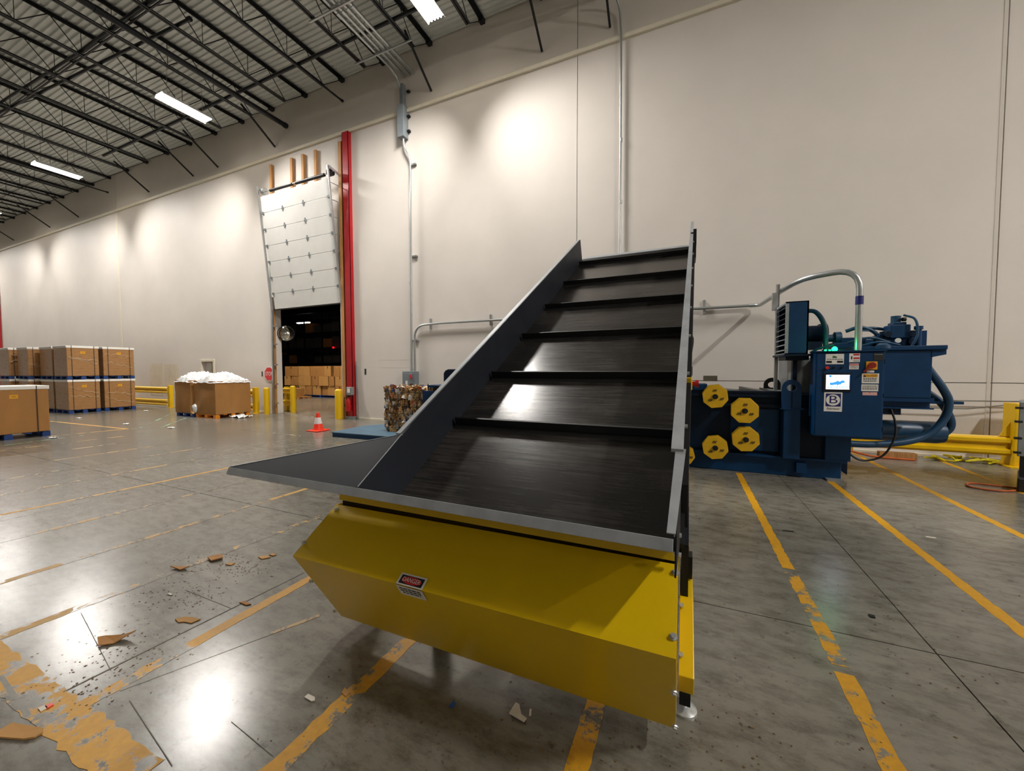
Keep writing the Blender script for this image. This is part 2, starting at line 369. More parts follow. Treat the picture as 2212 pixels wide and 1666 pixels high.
# cracks and drag marks scored in the slab
for (a, b, wd) in (((280,1514),(372,1656),.004), ((175,1325),(240,1450),.003), ((400,1275),(500,1315),.003), ((500,1560),(590,1635),.0025), ((136,1496),(656,1238),.009), ((260,1490),(690,1330),.03), ((0,1460),(60,1548),.02)):
    p, q = ground(*a), ground(*b); line(p.x, p.y, q.x, q.y, wd, m_crack if wd < .01 else y_ghost if wd > .015 else m_crack, 'floor_scratch', .001)

# long wall of tilt-up panels
wall = root('wall_back', (0, WY, 0), 'tall off-white concrete panel wall behind the baler', 'wall', kind='structure')
J = .008
def panel(x0, x1, z0, z1, mat=m_wall): part('wall_panel', MB().box(x0, x1, WY, WY+WT, z0, z1), mat, wall)
DX0, DX1, DZ = -14.77, -11.1, 4.55
SX0, SX1, SZ = -19.55, -18.7, 2.09
panel(XL, -26.5-J, 0, LEDGE)
panel(-26.5+J, SX0, 0, LEDGE); panel(SX0, SX1, SZ, LEDGE); panel(SX1, DX0, 0, LEDGE)
panel(DX0, DX1, DZ, LEDGE); panel(DX1, -2.62-J, 0, LEDGE)
for x0, x1 in ((-2.62+J, 5.165-J), (5.165+J, XR)):
    panel(x0, x1, 0, 1.425); panel(x0, x1, 1.44, LEDGE)
for x0, x1 in ((XL, -26.5-J), (-26.5+J, -2.62-J), (-2.62+J, 5.165-J), (5.165+J, XR)): panel(x0, x1, LEDGE+.0, CZ+.05, m_wall2)
part('wall_core', MB().box(XL, DX0-.02, WY+.03, WY+WT-.03, 2.2, CZ).box(-26.6,-26.4,WY+.03,WY+WT-.03,0,3).box(DX1+.02, XR, WY+.03, WY+WT-.03, 0, CZ), m_seamr, wall)
part('seam_cover', MB().box(-26.62, -26.44, WY-.012, WY, 0, LEDGE-.1), m_trimw, wall)
part('seam_cover', MB().box(5.1, 5.14, WY-.01, WY, 0, LEDGE-.1), m_wall2, wall)
trim = thing('trim_1', MB().px([(WY,LEDGE-.075),(WY-.07,LEDGE-.075),(WY-.07,LEDGE+.02),(WY-.02,LEDGE+.08),(WY,LEDGE+.08)], XL, XR), m_trimw, 'cream ledge running along the wall under the roof', 'trim', kind='structure')
for i, (x0, x1) in enumerate(((XL, DX0-.5), (DX1+.6, -8.4), (-2.6, XR))):
    thing('baseboard_%s' % ('left','middle','right')[i], MB().box(x0, x1, WY-.03, WY, 0, .05), m_trimw, ('pale curb strip at the wall foot left of the doorway','pale curb strip at the wall foot right of the red column','pale curb strip at the wall foot behind the baler')[i], 'baseboard', kind='structure')
# repainted patches on the wall
for (x0,x1,z0,z1) in ((-23.9,-22.75,.5,2.05),(-22.6,-21.4,.5,2.0)): part('repainted_patch', MB().box(x0,x1,WY-.003,WY,z0,z1), m_scuff, wall)
part('wall_notch', MB().box(.41,.70,WY-.004,WY,1.43,1.55), m_crack, wall)
part('pencil_outline', MB().box(-9.36,-8.05,WY-.002,WY,2.03,2.036).box(-9.36,-8.05,WY-.002,WY,1.78,1.786).box(-9.36,-9.354,WY-.002,WY,1.78,2.036), m_scuff, wall)
for px_, pz_ in ((789,803),(566,808)):
    p = at(px_, pz_, WY-.01); part('number_tag', MB().box(p.x-.035, p.x+.035, WY-.006, WY, p.z-.1, p.z+.1), m_ink, wall)
for nm, mb, lb in (('wall_left', MB().box(XL-.3, XL, YB, WY+WT, 0, CZ), 'plain off-white end wall far to the left'), ('wall_right', MB().box(XR, XR+.3, YB, WY+WT, 0, CZ), 'plain off-white end wall on the right'),
                   ('wall_front', MB().box(XL, XR, YB-.3, YB, 0, CZ), 'plain off-white wall behind the viewer')):
    thing(nm, mb, m_wall, lb, 'wall', kind='structure')

# roof deck, joists, bridging
mb = MB(); prof = []; y = YB
while y < WY+.02:
    prof += [(y, CZ), (y+.045, CZ), (y+.062, CZ+.04), (y+.135, CZ+.04)]; y += .152
V = [(XL, a, b) for a, b in prof] + [(XR, a, b) for a, b in prof]; n = len(prof)
mb.add(V, [(i, i+1, n+i+1, n+i) for i in range(n-1)])
ceil = thing('ceiling', mb, m_deck, 'ribbed pale metal roof deck on black bar joists', 'ceiling', kind='structure', org=(0,0,CZ))
part('roof_slab', MB().box(XL, XR, YB, WY+WT, CZ+.045, CZ+.2), m_deck, ceil)
JY0, JY1, ZB, ZT = -8.0, 9.25, 10.86, CZ-.02
ch = MB()
for s in (-1, 1):
    ch.box(s*.012, s*.08, JY0, WY, ZT-.012, ZT).box(s*.012, s*.02, JY0, WY, ZT-.075, ZT)
    ch.box(s*.012, s*.068, JY0, JY1, ZB, ZB+.01).box(s*.012, s*.02, JY0, JY1, ZB, ZB+.065)
ch.box(-.07, .07, WY-.16, WY, ZT-.1, ZT)
me_ch = mesh_of('bar_joist', ch, m_steel_blk, (0,0,0))
wb = MB(); yy = JY1; up = False; wb.cyl((0,JY1,ZB+.03),(0,WY-.08,ZT-.05),.013,6)
while yy > JY0+1.4:
    wb.cyl((0,yy,ZB+.03),(0,yy-.62,ZT-.04),.013,6); wb.cyl((0,yy-.62,ZT-.04),(0,yy-1.24,ZB+.03),.013,6); wb.cyl((0,yy-1.24,ZB+.03),(0,yy-1.24,ZT-.04),.009,6); yy -= 1.24
me_wb = mesh_of('joist_web', wb, m_steel_blk, (0,0,0))
JX = [-5.36-1.8*k for k in range(-5, 22)]
for x in JX:
    j = inst('bar_joist', me_ch, ceil, (x,0,0)); inst('joist_web', me_wb, j, (x,0,0))
for yb_ in (5.55, 1.2, -2.6): part('bridging_bar', MB().box(XL,XR,yb_,yb_+.035,ZB-.005,ZB+.03), m_steel_blk, ceil); 
for yb_ in (5.9,): part('bridging_bar', MB().box(XL,XR,yb_,yb_+.03,ZT-.05,ZT-.02), m_steel_blk, ceil)
for x in (-1.8,-3.58,-7.14,-14.3,-17.88,-19.66,-23.3,-30.6,-34.3,-39.8):
    part('wall_brace', MB().bar((x,8.84,11.03),(x,WY-.01,10.17),.05,.05), m_steel_blk, ceil)

# ------------------------------------------------------------------ pipes and conduits under the roof
def pipe(name, P, r, mat, label, cat, n=12, rr=None, flanges=(), group=None):
    P = bend(P, rr) if rr else P
    rt_ = root(name, tuple(Vector(P[0])), label, cat, group)
    part('pipe_run', MB().tube(P, r, n), mat, rt_, True)
    for (a, b, fr) in flanges: part('coupling', MB().cyl(a, b, fr, n), mat, rt_, True)
    return rt_
pipe('sprinkler_main', [(-13.55,-8,10.78),(-13.55,9.98,10.72)], .085, m_pipe_blk, 'thick black sprinkler main running towards the wall, end capped near the doorway', 'pipe', flanges=[((-13.55,9.9,10.72),(-13.55,10.0,10.72),.1),((-13.55,4.9,10.73),(-13.55,5.05,10.73),.1)])
pipe('sprinkler_branch', [(-22.9,8.36,10.93),(-4.6,8.38,10.93)], .048, m_pipe_blk, 'black sprinkler branch pipe crossing the joists close to the wall', 'pipe')
pipe('sprinkler_branch', [(-26,5.3,10.96),(-12.0,6.2,10.96)], .04, m_pipe_blk, 'black sprinkler branch ending just past the thick main pipe', 'pipe', flanges=[((-12.1,6.19,10.96),(-12.0,6.2,10.96),.06)])
pipe('sprinkler_branch', [(-24.5,4.9,10.98),(-22.0,5.35,10.98),(-16.5,5.5,10.98),(-11.9,5.5,10.98)], .036, m_pipe_blk, 'thin black sprinkler branch furthest from the wall at upper left', 'pipe', rr=.3)
pipe('roof_drain_pipe', [(-10.72,3,10.84),(-10.72,10.0,10.83)], .03, m_pipe_blk, 'slim black pipe ending at the wall just left of the conduit bundle', 'pipe', flanges=[((-10.72,9.93,10.83),(-10.72,10.0,10.83),.045)])
pipe('roof_drain_pipe', [(-27.05,3,10.84),(-27.05,10.0,10.82)], .03, m_pipe_blk, 'slim black pipe ending at the wall at far left', 'pipe', flanges=[((-27.05,9.93,10.82),(-27.05,10.0,10.82),.045)])
for k, x in enumerate((-8.3,-8.13,-7.96,-7.79)):
    end = [(x,WY-.02,10.9)] if k else [(x,9.72,10.9),(x+.06,9.98,10.55),(x+.1,9.985,10.0)]
    pipe('ceiling_conduit', [(x,-6,10.9)]+end, .045, m_galv, NUM[k]+' galvanised conduit from the left in the bundle along the roof', 'conduit', rr=.35, flanges=[((x,7.6,10.9),(x,7.75,10.9),.056)], group='ceiling conduit bundle')
thing('conduit_strut', MB().box(-9.1,-7.0,8.95,8.99,10.8,10.84), m_galv, 'steel strut carrying the bundle of roof conduits', 'strut')
thing('conduit_strut', MB().box(-9.1,-7.0,7.42,7.46,10.8,10.84), m_galv, 'second steel strut under the roof conduits, further from the wall', 'strut')

# electrical gear on the wall
tr = root('wire_trough', (-8.15,9.9,8.94), 'grey square wiring trough high on the wall', 'electrical box')
part('body', MB().box(-8.27,-8.03,9.82,10.06,8.95,9.92), m_gboxm, tr, bev=.008)
part('riser', MB().box(-8.24,-8.12,9.92,10.05,9.92,10.62), m_gboxm, tr, bev=.005)
for z_ in (9.15,9.6,10.35): part('bracket', MB().box(-8.03,-7.93,9.98,10.06,z_,z_+.05), m_black, tr)
c1 = pipe('wall_conduit', [(-8.12,9.92,8.95),(-8.12,9.96,8.66),(-7.9,9.97,8.3),(-7.95,9.97,1.66)], .032, m_galv, 'tall galvanised conduit from the trough down to the switch box', 'conduit', rr=.25, flanges=[((-7.94,9.97,4.4),(-7.94,9.97,4.5),.04),((-7.95,9.97,1.66),(-7.95,9.97,1.74),.045)])
for z_ in (8.1,5.27,2.62): part('strut_clip', MB().box(-7.98,-7.72,10.0,10.065,z_,z_+.045), m_galv, c1)
c2 = pipe('wall_conduit', [(-7.82,9.97,1.66),(-7.82,9.97,3.1),(-6.9,9.97,3.13),(1.3,9.97,3.1)], .034, m_galv, 'galvanised conduit bending from the switch box along the wall behind the conveyor', 'conduit', rr=.4)
for x_ in (-7.24,-5.14,-2.4,.4): part('strut_clip', MB().box(x_-.025,x_+.025,10.0,10.065,2.98,3.3), m_galv, c2)
c3 = pipe('feed_conduit', [(1.3,9.97,3.1),(1.48,9.9,3.09),tuple(at(1690,627,7.9)),tuple(at(1733,602,7.5)),tuple(at(1859,578,7.12)),(at(1859,578,7.12).x,7.12,1.964)], .042, m_galv, 'bright arched conduit dropping into the top of the control cabinet', 'conduit', rr=.32)
part('blue_sleeve', MB().cyl((at(1859,578,7.12).x,7.12,2.62),(at(1859,578,7.12).x,7.12,2.74),.046), m_navy, c3, True)
st = root('strut_post', (1.38,7.95,0), 'upright galvanised strut post beside the louvred cooler', 'post')
part('channel', MB().box(1.42,1.47,7.95,7.99,0,3.15).box(1.42,1.425,7.93,7.95,0,3.15).box(1.465,1.47,7.93,7.95,0,3.15), m_galv, st)
part('clamp_plate', MB().box(1.36,1.44,7.9,7.95,2.7,3.0), m_galv, st)
db = root('disconnect_switch', (-7.98,9.95,1.2), 'grey fused disconnect switch box on the wall above the bale', 'switch box')
part('enclosure', MB().box(-8.24,-7.74,9.86,10.06,1.05,1.66), m_gboxm, db, bev=.012)
part('door', MB().box(-8.21,-7.84,9.845,9.862,1.08,1.6), m_gboxm, db, bev=.006)
part('red_handle', MB().bar((-7.9,9.83,1.55),(-7.85,9.83,1.42),.03,.05), m_redp, db)
part('warning_sticker', MB().box(-8.1,-8.02,9.842,9.846,1.2,1.36), m_white, db)
pipe('wall_conduit', [(-1.79,9.5,10.85),(-1.55,9.95,10.55),(-1.52,9.99,9.9),(-1.5,9.99,3.2)], .028, m_galv, 'thin conduit rising the wall right behind the conveyor head', 'conduit', rr=.3, flanges=[((-1.5,9.99,7.3),(-1.5,9.99,7.38),.036),((-1.5,9.99,5.8),(-1.5,9.99,5.88),.036)])
pipe('wall_wire', [(2.2,9.96,1.1),(4.6,9.96,1.1),(5.6,9.96,1.11)], .012, m_steelw, 'thin cable stretched along the wall behind the hoses', 'cable', n=6)
pipe('wall_wire', [(3.2,9.94,.95),(4.8,9.94,.955),(5.5,9.94,1.08)], .012, m_steelw, 'lower thin cable slanting up to the yellow post', 'cable', n=6)

# ------------------------------------------------------------------ strip lights
FZ = 10.52
def fixture(x, y, label, group='high bay strip lights under the roof'):
    f = root('strip_light', (x,y,FZ), label, 'ceiling light', group)
    part('housing', MB().box(x-.09,x+.09,y-.72,y+.72,FZ+.02,FZ+.1), m_house, f)
    part('reflector', MB().px([(y-.72,FZ+.02),(y+.72,FZ+.02),(y+.72,FZ+.03),(y-.72,FZ+.03)], x-.2, x+.2)
         .py([(x-.2,FZ+.02),(x-.19,FZ+.03),(x-.25,FZ-.06),(x-.262,FZ-.06)], y-.72, y+.72).py([(x+.2,FZ+.02),(x+.19,FZ+.03),(x+.25,FZ-.06),(x+.262,FZ-.06)], y-.72, y+.72), m_house, f)
    for k in (-.14,-.047,.047,.14): part('tube', MB().cyl((x+k,y-.7,FZ-.02),(x+k,y+.7,FZ-.02),.02,10), m_tube, f, True)
    for s in (-.5,.5): part('hanger', MB().cyl((x,y+s,FZ+.1),(x,y+s,CZ),.006,6), m_steelw, f)
    return f
f0 = fixture(-5.8, 7.72, 'lit strip light nearest the camera, at the top edge of the picture')
dup(f0, (-15.4,7.72,FZ), 'lit strip light above and left of the raised white door')
dup(f0, (-25.2,7.72,FZ), 'lit strip light farthest left under the roof')
for (x, y, p, sp) in LAMPS[3:]:
    dup(f0, (x,y,FZ), 'lit strip light outside the picture, further along the roof, in a set partly added as fill')

# ------------------------------------------------------------------ raised sectional door and its frame
dr = root('door_1', (-12.6,WY,0), 'white sectional overhead door raised above the doorway', 'door', kind='structure')
A0, A1, Yb, Zb, Yt, Zt = -14.5, -11.03, 10.02, 4.06, 9.57, 8.16
up_ = (Vector((0,Yt,Zt))-Vector((0,Yb,Zb))); Ld = up_.length; up_.normalize(); nrm = Vector((0,-up_.z,up_.y))
def dpt(x, t, o=0): return Vector((x,Yb,Zb)) + up_*(t*Ld) + nrm*o
for k in range(7):
    t0, t1 = k/7+.0012, (k+1)/7-.0012
    pn = part('door_section', MB().prism([dpt(A0,t0),dpt(A1,t0),dpt(A1,t1),dpt(A0,t1)], (0,0,0), -nrm*.045), m_white_door, dr, bev=.006)
    if k:
        for x in (A0+1.12, A0+2.2):
            c = dpt(x, k/7, .006); part('hinge', MB().obox(c,(1,0,0),up_,nrm,.022,.095,.006).obox(c,(1,0,0),up_,nrm,.05,.03,.01), m_gboxm, pn)
        for x in (A0+.03, A1-.03):
            c = dpt(x, k/7, .01); part('roller_bracket', MB().obox(c,(1,0,0),up_,nrm,.05,.04,.015), m_gboxm, pn)
for x in (A0-.075, A1+.075):
    P0 = Vector((x-(.19 if x < -12 else -.02),10.02,0)); P1 = Vector((x-(.05 if x < -12 else 0),10.0,3.9)); P2 = dpt(x,1.09,.01)
    part('track', MB().bar(P0,P1,.05,.055,(0,1,0)).bar(P1,P2,.05,.055,(0,1,0)), m_galv, dr)
    for k in range(8):
        q = dpt(x, .02+k*.135, -.03); q2 = Vector((q.x, WY-.005, q.z+.02))
        if (q2-q).length > .05: part('track_bracket', MB().bar(q, q2, .035, .012), m_galv, dr)
    for z in (.4,1.15,1.9,2.7,3.4): part('track_bracket', MB().box(x-.02,x+.08,10.0,WY,z,z+.04), m_galv, dr)
    part('wall_angle', MB().box(x-.25 if x < -12 else x+.02, x-.2 if x < -12 else x+.09, WY-.012, WY, 0, 8.0), m_galv, dr)
    dc = dpt(x,1.03,-.16); sg = 1 if x < -12 else -1
    part('cable_drum', MB().cyl(dc+Vector((sg*.02,0,.1)), dc+Vector((sg*.17,0,.1)), .12, 20), m_galv if sg > 0 else m_blackm, dr, True)
    part('bearing_plate', MB().bar(dc+Vector((-sg*.05,-.2,.2)), dc+Vector((-sg*.05,.42,.05)), .01, .09), m_galv, dr)
sy = dpt(0,1.03,-.16)
part('torsion_spring', MB().cyl((A0+.35,sy.y,sy.z+.08),(A0+1.55,sy.y,sy.z+.08),.05,14).cyl((A0+1.75,sy.y,sy.z+.08),(A1-.3,sy.y,sy.z+.08),.055,14), m_blackm, dr, True)
part('spring_shaft', MB().cyl((A0-.1,sy.y,sy.z+.1),(A1+.2,sy.y,sy.z+.1),.016,10), m_galv, dr, True)
part('bottom_seal', MB().prism([dpt(A0,-.008),dpt(A1,-.008),dpt(A1,0),dpt(A0,0)], (0,0,0), -nrm*.045), m_black, dr)
part('jamb_lining', MB().box(DX0-.002, DX0+.012, WY, WY+WT, 0, DZ), m_wall, dr)
part('jamb_lining', MB().box(DX1-.012, DX1+.002, WY, WY+WT, 0, DZ), m_wall, dr)
part('jamb_timber', MB().box(DX0+.01, DX0+.11, WY-.02, WY+.06, 0, 4.1), m_wood, dr)
for k, (x, z0, lb) in enumerate(((-14.5,7.9,'leftmost short timber above the raised white door'),(-13.35,7.95,'second timber from the left above the raised door'),(-12.75,8.0,'third timber from the left above the raised door'),(-12.1,8.05,'fourth timber, right of the spring centre above the raised door'))):
    thing('timber_stud', MB().box(x-.06,x+.06,WY-.09,WY,z0,9.53), m_wood, lb, 'timber', 'timbers above the door', bev=.004)
thing('timber_stud', MB().box(-10.97,-10.83,WY-.1,WY,0,9.53), m_wood, 'tall timber running from the floor up beside the red column', 'timber', 'timbers above the door', bev=.004)
cl = root('steel_column', (-10.6,9.98,0), 'red painted steel column right of the doorway', 'column')
part('web', MB().box(-10.735,-10.455,9.93,9.945,.1,LEDGE-.08), m_red, cl)
part('flange', MB().box(-10.735,-10.72,9.93,WY-.001,.1,LEDGE-.08), m_red, cl); part('flange', MB().box(-10.47,-10.455,9.93,WY-.001,.1,LEDGE-.08), m_red, cl)
part('grout_base', MB().box(-10.78,-10.41,9.88,WY-.001,0,.1), m_plate, cl)
thing('steel_column', MB().box(-43.4,-42.82,9.9,WY-.002,.05,LEDGE-.08), m_red, 'dark red steel column at the left edge of the picture', 'column', bev=.01)
mi = root('convex_mirror', (-14.5,10.5,2.8), 'round convex mirror hanging at the left side of the doorway', 'mirror')
c = at(618,721,10.5)
sph = MB(); nn = 24; V = []; nf = Vector((-c.x,-c.y,0)).normalized(); e1 = Vector((-nf.y,nf.x,0)); e2 = Vector((0,0,1))
for i in range(6):
    a = i/5*.9; rr0 = .29*math.sin(a)/math.sin(.9)
    V += [c + e1*(rr0*math.cos(2*math.pi*j/nn)) + e2*(rr0*math.sin(2*math.pi*j/nn)) + nf*(.12*(math.cos(a)-math.cos(.9))/(1-math.cos(.9))) for j in range(nn)]
F = [(i*nn+j, (i+1)*nn+j, (i+1)*nn+(j+1)%nn, i*nn+(j+1)%nn) for i in range(5) for j in range(nn)]
part('mirror_dome', sph.add(V,F), m_mirror, mi, True)
part('rim', MB().tube([c + e1*(.295*math.cos(t*math.pi/16)) + e2*(.295*math.sin(t*math.pi/16)) for t in range(33)], .014, 8), m_black, mi, True)
part('back_shell', MB().tube([c, c-nf*.01, c-nf*.04], [.29,.29,.06], 24), m_black, mi, True)
part('arm', MB().bar((c.x,c.y+.03,c.z),(DX0+.02,c.y-.1,c.z+.05),.03,.03), m_galv, mi)
sg = root('stop_sign', (-15.05,WY,1.4), 'red octagonal STOP sign on the wall left of the doorway', 'sign')
c = at(581,808,WY-.03); octo = [(c.x+.3*math.cos(R(22.5+45*k)), c.z+.3*math.sin(R(22.5+45*k))) for k in range(8)]
octi = [(c.x+.275*math.cos(R(22.5+45*k)), c.z+.275*math.sin(R(22.5+45*k))) for k in range(8)]
part('border', MB().py(octo, c.y, WY-.005), m_white, sg); part('face', MB().py(octi, c.y-.003, c.y), m_sign, sg)
text('lettering', 'STOP', .215, (c.x,c.y-.005,c.z), m_white, sg, sx=.8)
# small personnel door beyond the gaylord boxes
d2 = root('door_2', (-19.1,WY,0), 'small framed doorway half hidden by the plastic-filled boxes', 'door', kind='structure')
part('frame', MB().box(SX0-.12,SX0,WY-.03,WY+.1,0,SZ+.1).box(SX1,SX1+.12,WY-.03,WY+.1,0,SZ+.1).box(SX0,SX1,WY-.03,WY+.1,SZ,SZ+.1), m_trimw, d2, bev=.005)
part('door_leaf', MB().box(SX0+.01,SX0+.42,WY+.16,WY+.2,0,SZ-.02), m_white_door, d2)
part('room_backing', MB().box(SX0,SX1,WY+WT-.02,WY+WT,0,SZ), m_wood, d2)

# ------------------------------------------------------------------ room beyond the doorway
FY = 62
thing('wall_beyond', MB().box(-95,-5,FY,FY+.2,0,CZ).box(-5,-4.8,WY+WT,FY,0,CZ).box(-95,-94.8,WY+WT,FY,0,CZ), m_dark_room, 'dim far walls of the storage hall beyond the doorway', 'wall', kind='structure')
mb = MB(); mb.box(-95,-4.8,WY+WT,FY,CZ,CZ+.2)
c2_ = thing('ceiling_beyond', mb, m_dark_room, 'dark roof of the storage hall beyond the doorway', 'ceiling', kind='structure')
for k in range(9): part('roof_beam', MB().box(-94,-5,14+k*5,14.2+k*5,CZ-.7,CZ), m_steel_blk, c2_)
lp = at(655,697,46.5)
lf = root('strip_light', (lp.x,lp.y,lp.z), 'small lit strip light seen deep inside the dark hall beyond the doorway', 'ceiling light')
part('housing', MB().box(lp.x-1.5,lp.x+1.5,lp.y-.3,lp.y+.3,lp.z,lp.z+.12), m_house, lf)
part('tube', MB().cyl((lp.x-1.4,lp.y-.1,lp.z-.04),(lp.x+1.4,lp.y-.1,lp.z-.04),.09,10).cyl((lp.x-1.4,lp.y+.15,lp.z-.04),(lp.x+1.4,lp.y+.15,lp.z-.04),.09,10), m_tube_far, lf, True)
dup(f0, (-19.0,12.6,10.88), 'unseen strip light added inside the hall just past the doorway to brighten the cartons')  # hidden fixture body for the added carton light
c = at(720,751,30.2); thing('pilot_light', MB().lathe((c.x,c.y,c.z-.1),[(.02,0),(.1,.03),(.12,.1),(.1,.17),(.02,.2)],14), m_exit, 'small red glowing light in the dark hall', 'light', smooth=True)
def s5(x, y): return (540+x/5.208, 620+y/5.208)
BY = 17.2
rows = [(885,1000,((385,530),(540,666),(666,835),(835,908),(930,1000),(1003,1060))),
        (1000,1112,((385,445),(458,528),(540,680),(690,757),(766,880),(885,945),(948,1060))),
        (1112,1222,((505,550),(552,620),(622,690),(694,785),(795,862),(864,945),(950,1060)))]
for r_, (ya, yb_, cols) in enumerate(rows):
    for k, (xa, xb) in enumerate(cols):
        a = at(*s5(xa+1.5,(ya+yb_)/2), BY); b = at(*s5(xb-1.5,(ya+yb_)/2), BY); z0 = max(.13, [1.32,.72,.13][r_]); z1 = [1.96,1.315,.715][r_]
        dy = random.uniform(0,.12)
        t = thing('carton', MB().box(a.x,b.x,BY+dy,BY+.75,z0,z1), m_card2 if (k+r_) % 2 else m_card, '%s carton from the left in the %s row of the box wall beyond the doorway' % (NUM[k], ('top','middle','bottom')[r_]), 'carton', 'cartons stacked beyond the doorway', bev=.012)
        part('tape', MB().box((a.x+b.x)/2-.03,(a.x+b.x)/2+.03,BY+dy-.002,BY+dy,z1-.16,z1-.005), m_ink if k % 3 == 0 else m_card2, t)
def pallet(x0, x1, y0, y1, z, mat, label, h=.13, cat='pallet', group='pallets on the warehouse floor'):
    p = root('pallet', ((x0+x1)/2,(y0+y1)/2,z), label, cat, group)
    for k in range(5):
        a = y0+(y1-y0-.12)*k/4; part('deck_board', MB().box(x0,x1,a,a+.12,z+h-.022,z+h), mat, p)
    for yy in (y0, (y0+y1)/2-.07, y1-.14):
        for xx in (x0, (x0+x1)/2-.07, x1-.14): part('block', MB().box(xx,xx+.14,yy,yy+.14,z+.02,z+h-.022), mat, p)
        part('bottom_board', MB().box(x0,x1,yy,yy+.14,z,z+.02), mat, p)
    return p
pallet(-25.4,-22.6,BY,BY+1,0,m_pal_b,'long dark pallet under the left part of the box wall beyond the doorway')
pallet(-22.5,-19.2,BY,BY+1,0,m_pal_b,'long dark pallet under the right part of the box wall beyond the doorway')
q = ground(*s5(500,1262)); pallet(q.x-.7,q.x+.35,q.y,q.y+.9,0,m_wood,'pale wooden pallet just inside the doorway behind the bollard')
thing('carton', MB().box(q.x-.4,q.x+.1,q.y+.05,q.y+.6,.135,.62), m_card2, 'small carton alone on the pale pallet just inside the doorway', 'carton', bev=.01)
rk = root('pallet_rack', (-36,31,0), 'tall dark storage rack in the unlit hall beyond the doorway', 'rack')
for k in range(6):
    x = -45+k*2.8
    for yy in (30.5,31.5): part('upright', MB().box(x,x+.1,yy,yy+.1,0,8), m_steel_blk, rk)
    if k < 5:
        for z in (2.4,4.1,5.8,7.5): part('beam', MB().box(x+.1,x+2.8,30.5,30.56,z,z+.12), m_steel_blk, rk)
kk = 0
for k in range(5):
    for z in (2.52,4.22,5.92):
        for s in (0,1):
            x = -44.8+k*2.8+s*1.35; hh = random.uniform(.7,1.3)
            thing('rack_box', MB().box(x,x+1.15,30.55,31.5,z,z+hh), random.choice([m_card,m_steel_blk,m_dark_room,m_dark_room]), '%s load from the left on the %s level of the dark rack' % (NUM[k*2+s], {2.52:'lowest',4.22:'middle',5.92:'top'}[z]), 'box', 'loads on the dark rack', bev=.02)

# ------------------------------------------------------------------ bollards, guard rails, cone, extinguisher
def bollard(x, y, h, r, label):
    thing('bollard', MB().lathe((x,y,0),[(r,0),(r,h-.07),(r*.92,h-.03),(r*.7,h-.008),(r*.25,h)],20), m_yel, label, 'bollard', 'yellow bollards at the doorway', smooth=True)
bollard(-14.78,9.78,1.04,.1,'yellow bollard standing left of the doorway below the stop sign')
bollard(-14.42,10.62,1.08,.11,'yellow bollard just inside the doorway beside the left jamb')
bollard(-11.0,9.82,1.04,.125,'yellow bollard at the right side of the doorway')
def wbeam(mb, x0, x1, y, zc, h=.3):
    pr_ = [(0,-.5),(-.02,-.42),(-.075,-.36),(-.075,-.2),(-.02,-.1),(-.02,.1),(-.075,.2),(-.075,.36),(-.02,.42),(0,.5)]
    P = [(y+a, zc+b*h) for a, b in pr_]; P += [(a+.008, b) for a, b in reversed(P)]
    n = len(P)//2; V = [(x, a, b) for x in (x0, x1) for a, b in P]; m = 2*n
    mb.add(V, [(i,(i+1)%m,m+(i+1)%m,m+i) for i in range(m)] + [(i,i+1,m-2-i,m-1-i) for i in range(n-1)] + [(m+i,m+m-1-i,m+m-2-i,m+i+1) for i in range(n-1)]); return mb
def guard(x0, x1, posts, label, y=9.72):
    g = root('guard_rail', ((x0+x1)/2,y,0), label, 'guard rail', 'yellow guard rails along the wall')
    for z in (.24,.8): part('rail_beam', wbeam(MB(), x0, x1, y, z), m_yel, g)
    for x in posts:
        part('post', MB().box(x-.09,x+.09,y-.005,y+.15,0,1.03), m_yel, g, bev=.012); part('base_plate', MB().box(x-.14,x+.14,y-.06,y+.2,0,.015), m_yel, g)
    return g
guard(-25.2,-21.6,(-21.55,-25.2),'yellow two-beam guard rail showing right of the stacked wrapped boxes')
guard(-18.2,-15.5,(-15.46,-18.2),'yellow guard rail end showing right of the plastic-filled boxes')
q = ground(*s5(430,1390)); g3 = root('guard_rail', (-15.1,10.9,0), 'yellow guard rail inside the doorway behind the left bollard', 'guard rail', 'yellow guard rails along the wall')
for z in (.35,.85): part('rail_beam', wbeam(MB(), -15.3, -14.55, 10.85, z, .26), m_yel, g3)
part('post', MB().box(-15.3,-15.15,10.86,11.0,0,1.02), m_yel, g3, bev=.01)
g4 = root('guard_rail', (3.2,9.6,0), 'low yellow guard rail along the wall behind the hydraulic cylinder', 'guard rail', 'yellow guard rails along the wall')
part('rail_beam', wbeam(MB(), .5, 5.2, 9.62, .35, .34), m_yel, g4)
part('post', MB().box(5.18,5.5,9.5,9.8,0,1.1), m_yel, g4, bev=.015)
part('gusset', MB().py([(5.05,.52),(5.18,.52),(5.18,.78)], 9.6, 9.62), m_yel, g4)
part('base_plate', MB().box(5.1,5.6,9.4,9.9,0,.02), m_yel, g4)
for z in (.2,.5,.95): part('bolt', MB().cyl((5.42,9.49,z),(5.42,9.5,z),.02,8), m_black, g4)
part('bracket', MB().box(2.9,3.05,9.6,9.7,.1,.2), m_yel, g4)
cn = root('traffic_cone', (-9.37,7.64,0), 'orange traffic cone with white collar in front of the doorway', 'cone')
part('base', MB().box(-9.59,-9.15,7.42,7.86,0,.035), m_cone, cn, bev=.015)
part('cone_body', MB().lathe((-9.37,7.64,.035),[(.15,0),(.14,.02),(.105,.17)],20).lathe((-9.37,7.64,.035),[(.068,.345),(.04,.47),(.028,.475)],20), m_cone, cn, True)
part('white_collar', MB().lathe((-9.37,7.64,.035),[(.105,.17),(.068,.345)],20), m_conew, cn, True)
